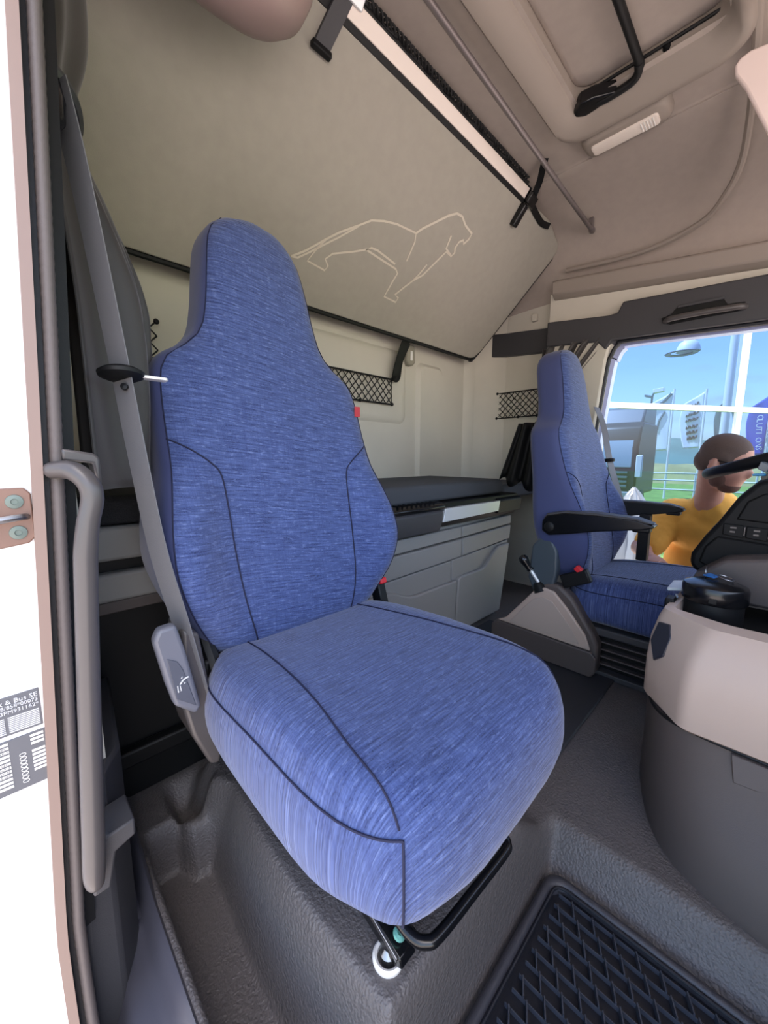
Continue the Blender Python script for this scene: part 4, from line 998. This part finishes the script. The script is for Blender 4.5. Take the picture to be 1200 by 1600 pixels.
body_parts = [
 ('e', hp_(-.012, 0, .035), (.098, .076, .088), HR), ('e', hp_(.03, 0, -.03), (.068, .062, .09), HR), ('e', hp_(.052, 0, -.085), (.040, .042, .035), HR),
 ('e', hp_(.095, 0, -.018), (.020, .013, .022), HR), ('e', hp_(.085, 0, .005), (.012, .010, .03), HR), ('e', hp_(.080, 0, -.060), (.014, .022, .010), HR),
 ('e', hp_(-.005, .082, -.010), (.019, .012, .033), HR), ('e', hp_(-.005, -.082, -.010), (.019, .012, .033), HR),
 ('e', hp_(.078, .030, .030), (.016, .022, .008), HR), ('e', hp_(.078, -.030, .030), (.016, .022, .008), HR),
 ('c', hp_(-.035, 0, -.04), neck0+V((.03, 0, -.03)), .052, .062),
 # torso
 ('e', (2.50, .18, .46), (.12, .20, .14), None), ('e', (2.58, .17, .24), (.115, .17, .20), None), ('e', (2.62, .165, .02), (.12, .17, .16), None),
 ('c', (2.46, .34, .50), (2.46, .02, .50), .065, .065),
 # right arm of the picture's left side: reaches down to the seat
 ('c', (2.46, .375, .49), (2.35, .46, .335), .060, .050), ('c', (2.35, .46, .335), (2.17, .40, .335), .047, .032), ('c', (2.17, .40, .335), (2.12, .37, .335), .03, .026),
 ('e', (2.10, .355, .335), (.045, .035, .018), None),
 # other arm, toward the dash
 ('c', (2.46, -.03, .49), (2.36, -.16, .30), .058, .046), ('c', (2.36, -.16, .30), (2.12, -.20, .34), .042, .030), ('e', (2.06, -.205, .345), (.05, .035, .02), None),
 # legs
 ('c', (2.62, .26, .0), (2.56, .27, -.35), .09, .062), ('c', (2.56, .27, -.35), (2.64, .27, -.68), .06, .045), ('c', (2.64, .27, -.69), (2.50, .27, -.695), .04, .035),
 ('c', (2.62, .07, .0), (2.56, .06, -.35), .09, .062), ('c', (2.56, .06, -.35), (2.64, .06, -.68), .06, .045), ('c', (2.64, .06, -.69), (2.50, .06, -.695), .04, .035)]
for y0, sy in ((.355, 1), (-.205, 1)):
    for k, (dx, dyy, L_) in enumerate(((0, .026, .045), (0, .010, .055), (0, -.008, .052), (0, -.025, .042))):
        xk = 2.065 if y0 > 0 else 2.015; zk = .335 if y0 > 0 else .345
        body_parts += [('c', (xk+.02, y0+dyy, zk), (xk-L_*.5, y0+dyy, zk+.006), .0095, .009), ('c', (xk-L_*.5, y0+dyy, zk+.006), (xk-L_, y0+dyy, zk-.012), .009, .0078)]
    body_parts += [('c', (xk+.05, y0-.028, zk), (xk+.015, y0-.05, zk-.005), .011, .0095)]
body = remesh_obj('body', body_parts, .0075, M_skin, MAN, 5)
shirt_parts = [
 ('e', (2.49, .18, .46), (.14, .225, .15), None), ('e', (2.55, .175, .26), (.145, .22, .21), None), ('e', (2.63, .165, .03), (.14, .19, .12), None),
 ('c', (2.465, .355, .515), (2.465, .0, .515), .082, .082), ('c', (2.42, .205, .585), (2.45, .19, .54), .082, .11),
 ('c', (2.46, .375, .49), (2.375, .425, .365), .082, .078), ('c', (2.46, -.03, .49), (2.385, -.13, .36), .074, .070)]
sh = remesh_obj('tshirt', shirt_parts, .009, M_shirt, MAN, 5)
col_c = V((2.425, .205, .600))
tr = [('c', (2.62, .26, .03), (2.56, .27, -.35), .105, .08), ('c', (2.56, .27, -.35), (2.64, .27, -.64), .078, .062), ('c', (2.62, .07, .03), (2.56, .06, -.35), .105, .08), ('c', (2.56, .06, -.35), (2.64, .06, -.64), .078, .062), ('e', (2.625, .165, .02), (.135, .185, .12), None)]
remesh_obj('trousers', tr, .012, M_trous, MAN)
for yy in (.27, .06): remesh_obj('shoe', [('c', (2.65, yy, -.685), (2.48, yy, -.69), .048, .042), ('e', (2.56, yy, -.712), (.14, .05, .012), None)], .01, M_black, MAN, 3)
# hair: close-cropped cap over back and sides, thinning on top
hv, hf = [], []
hair = remesh_obj('hair', [('e', hp_(-.014, 0, .040), (.0965, .0785, .0885), HR), ('e', hp_(-.055, 0, -.005), (.060, .070, .06), HR), ('e', hp_(-.002, .062, .030), (.045, .020, .035), HR), ('e', hp_(-.002, -.062, .030), (.045, .020, .035), HR)], .007, M_hair, MAN, 4)
remesh_obj('beard', [('e', hp_(.048, 0, -.086), (.045, .046, .036), HR), ('e', hp_(.020, .050, -.060), (.034, .018, .042), HR), ('e', hp_(.020, -.050, -.060), (.034, .018, .042), HR), ('e', hp_(.082, 0, -.045), (.012, .026, .008), HR)], .006, M_beard, MAN, 4)
for s_ in (-1, 1):
    e_ = lathe('eye', [(0, -.011), (.008, -.008), (.011, 0), (.008, .008), (0, .011)], hp_(.070, s_*.031, .012), M_white, MAN, axis=fwd, sides=14)
    lathe('iris', [(0, 0), (.005, 0), (.004, .0015), (0, .002)], hp_(.081, s_*.031, .012), M_gloss, e_, axis=fwd, sides=12)
gl = tube('glasses', [hp_(-.015, -.082, .015), hp_(.03, -.080, .018), hp_(.088, -.068, .016), hp_(.096, -.040, .018), hp_(.100, 0, .018), hp_(.096, .040, .018), hp_(.088, .068, .016), hp_(.03, .080, .018), hp_(-.015, .082, .015)], .0022, M_black, MAN, sides=6)

# cab steps the man stands on
SP = thing('cab_step', 'black ladder steps under the driver door', 'steps', (2.5, .15, -1.35))
for z, x1 in ((-.725, 2.78), (-1.05, 2.86)):
    box('tread', (2.34, -.25, z-.03), (x1, .55, z), M_dark, SP, bevel=.006)
for y in (-.25, .53): box('step_side', (2.36, y, -1.25), (2.66, y+.02, -.28), M_dark, SP, bevel=.004)

# ================================================================== OUTSIDE
FD = V((.852, -.524, 0)); FN = V((-.524, -.852, 0)); F0 = V((11.67, 3.33, 0))    # facade line and its outward normal
FC = thing('glass_facade', 'glazed showroom front with white mullions beyond the far door', 'facade', (14, 2, -1.35))
def fp(s, z, o=0): return F0+FD*s+V((0, 0, z))+FN*o
def fbar(name, s0, s1, z0, z1, d, m): 
    c = (fp(s0, z0)+fp(s1, z1))/2
    return obox(name, c, FD*(s1-s0)/2, FN*d, V((0, 0, (z1-z0)/2)), m, FC, bevel=.006)
for s in (-9.2, -6.1, -3.05, 4.45, 7.5, 10.6, 13.6):
    fbar('mullion', s-.09, s+.09, -1.35, 7.5, .09, M_white)
for z in (-1.25, 2.2, 5.6):
    fbar('transom', -12, 16, z-.075, z+.075, .07, M_white)
ss_ = [-12, -9.2, -6.1, -3.05, 4.45, 7.5, 10.6, 13.6, 16]
for a, b in zip(ss_, ss_[1:]):
    for z0, z1 in ((-1.2, 2.15), (2.25, 5.55), (5.65, 7.4)):
        mesh('pane', [fp(a+.08, z0), fp(b-.08, z0), fp(b-.08, z1), fp(a+.08, z1)], [(0, 1, 2, 3)], M_glass, FC, smooth=False)

HLp = thing('pendant_lamp', 'white domed pendant lamp hanging high behind the glazing', 'lamp', (16.3, 2.42, 4.3))
lathe('shade', [(.03, .38), (.12, .36), (.24, .28), (.31, .13), (.33, .0), (.31, .0), (.28, .13), (.22, .25), (.03, .34)], (16.3, 2.42, 4.24), M_white, HLp, cap=(False, False), sides=28)
lathe('shade_rim', [(.30, -.03), (.44, -.05), (.46, -.03), (.44, -.01), (.30, .0)], (16.25, 2.58, 4.24), M_film, HLp, cap=(False, False), sides=28)
tube('cord', [(16.3, 2.42, 4.58), (16.3, 2.42, 7.6)], .012, M_white, HLp, sides=6)

def wavef(base, pts_fn): pass
def flag(label, x, y, ztop, w_, h_, m, pole_top, mark, lean=0.):
    t = thing('flag', label, 'flag', (x, y, -1.35), 'flags beyond the glazing')
    tube('pole', [(x, y, -1.35), (x, y, pole_top)], .05, M_white, t, sides=10)
    def fn(u, v):
        # u from pole (0) outwards to +y (left in view), v downwards; outer corner droops
        droop = .55*u*(1-v)*(1-.3*v)
        return (x+.10*math.sin(u*6+v*5)*u, y+.06+w_*u*(.75+.25*math.sin(v*3+.5)), ztop-h_*v-droop-.05*math.sin(v*9)*u)
    grid('cloth', fn, lsp(0, 1, 16), lsp(0, 1, 26), m, t, solid=.01, sharp=0)
    return t, fn
def flagstroke(t, fn, pts, m, r=.03):
    tube('flag_print', [V(fn(u, v))+V((-.03, 0, 0)) for u, v in pts], r, m, t, sides=5)
t, fn = flag('white flag with dark streaks on its upper corner, leftmost of four', 25, 4.1, 4.2, 1.05, 3.0, M_fwhite, 4.32, 0)
flagstroke(t, fn, [(.05, .02), (.4, .10), (.8, .12), (.95, .30)], M_fgrey, .07); flagstroke(t, fn, [(.25, .30), (.45, .45), (.55, .62)], M_fgrey, .05); flagstroke(t, fn, [(.9, .3), (.97, .5)], M_fgrey, .06)
t, fn = flag('white flag printed with dark lettering, second from the left', 25, 2.80, 4.05, .92, 2.75, M_fwhite, 4.17, 0)
for v0 in (.12, .30, .42, .56, .66, .76):
    for u0 in ((.18, .36, .55) if v0 > .2 else (.25, .5)):
        flagstroke(t, fn, [(u0, v0), (u0+.05, v0+.05), (u0+.12, v0+.015), (u0+.14, v0+.06)], M_print, .035)
t, fn = flag('dark grey flag just left of the white mullion', 25, 1.80, 3.75, .55, 2.3, M_fgrey, 3.95, 0)
t, fn = flag('blue flag with white vertical lettering, rightmost of four', 25, .45, 3.65, .72, 2.7, M_navy, 3.7, 0)
flagtxt = 'SOLUTIONS'
for i, ch in enumerate(flagtxt):
    v0 = .17+.085*i; P0 = V(fn(.50, v0))+V((-.12, 0, 0))
    text('flag_print', ch, .30, M_fwhite, t, P0, (0, 0, -1), (0, -1, 0), extrude=.01)
SLp = thing('street_lamp', 'thin grey street lamp with twin heads beyond the glazing', 'street lamp', (30, 6.1, -1.35))
tube('pole', [(30, 6.15, -1.35), (30, 6.05, 4.7), (30, 5.95, 5.0)], .06, M_fgrey, SLp, sides=8)
obox('lamp_head', (30, 5.72, 5.02), (.25, 0, 0), (0, .28, -.03), (0, 0, .12), M_white, SLp, bevel=.02)
obox('lamp_head', (30, 6.25, 4.72), (.2, 0, 0), (0, .2, .06), (0, 0, .07), M_fgrey, SLp, bevel=.02)
# tall white mast
MS = tube('mast', [(22, 1.75, -1.35), (22, 1.75, 11)], [.16, .12], M_white, sides=14)
tag(MS, 'tall plain white mast between the grey flag and white flag', 'mast')
# parked dark truck far left
TK = thing('parked_truck', 'dark parked truck cab seen through the glazing at left', 'truck', (17.5, 4.6, -1.35))
prism('cab_body', [(16.6, -.6), (16.6, 1.2), (16.9, 1.95), (17.2, 2.15), (19.5, 2.15), (19.5, -.6)], 'y', 3.62, 6.0, mat('truck_dark', (46, 48, 52), .35), TK, bevel=.08, seg=3)
prism('windscreen', [(16.58, .45), (16.60, 1.22), (16.86, 1.82), (16.92, 1.80), (16.66, 1.2), (16.64, .45)], 'y', 3.8, 5.82, mat('truck_glass', (150, 170, 178), .1), TK, bevel=.02)
box('bumper', (16.45, 3.6, -1.0), (16.9, 6.0, -.45), mat('truck_grey', (150, 150, 150), .5), TK, bevel=.05)
box('mirror', (16.35, 3.42, .1), (16.5, 3.62, .9), M_white, TK, bevel=.03)
prism('roof_spoiler', [(17.3, 2.1), (17.7, 2.75), (19.4, 2.85), (19.4, 2.1)], 'y', 3.7, 5.5, M_film, TK, bevel=.08)
for z in (-.25, -.08, .09, .26): box('grille_slat', (16.54, 3.9, z-.04), (16.62, 5.3, z+.04), M_fgrey, TK, bevel=.01)
for y in (3.6, 5.3):
    lathe('wheel', [(0, -.15), (.42, -.15), (.5, -.1), (.5, .1), (.42, .15), (0, .15)], (17.6, y+.15, -.85), M_rubber, TK, axis=(0, 1, 0), sides=24)
# plastic covered object close to the door
PC = thing('plastic_sheet', 'translucent plastic sheeted heap seen beyond the driver seat', 'plastic cover', (5.0, 1.1, -1.35))
rings = []
for z, rr_ in ((-1.35, .42), (-.6, .38), (0, .28), (.22, .17), (.40, .07), (.47, .01)):
    rings.append([(5.0+rr_*(1+.14*math.sin(5*q+z*3)+.08*math.sin(11*q))*math.cos(q), 1.1+rr_*(1+.14*math.sin(5*q+z*3)+.08*math.sin(11*q))*math.sin(q)*.9, z+.015*math.sin(4*q)) for q in lsp(0, 2*math.pi*47/48, 48)])
loft('sheet', rings, M_film, PC, sharp=25)
# white railing
RL = thing('railing', 'white low railing crossing the lawn beyond the glazing', 'railing', (20, 4, -1.35))
for z in (-.55, -.15, .15): tube('rail', [(20.5, .3, z), (20.5, 14, z)], .035, M_white, RL, sides=8)
for k in range(8): tube('post', [(20.5, .5+k*1.85, -1.35), (20.5, .5+k*1.85, .18)], .035, M_white, RL, sides=8)
# hedge bank and hills
def bank(u, v): return (40+6*v, u, -1.35+1.9*math.sin(math.pi*min(1, v))*(.9+.25*noise.noise(V((u*.3, v*3, 0)))))
struct(grid('ground_bank', bank, lsp(-40, 60, 60), lsp(0, 1, 8), mat('bank_ochre', (150, 146, 96), .95, var=.25, vscale=.5)))
def hill(u, v):
    hgt = 13+7*noise.noise(V((u*.012, 0, 3)))+3*noise.noise(V((u*.05, 1, 0)))
    return (230+80*v, u, -3+hgt*math.sin(math.pi*.5*v))
struct(grid('hills', hill, lsp(-200, 260, 90), lsp(0, 1, 8), M_hill))
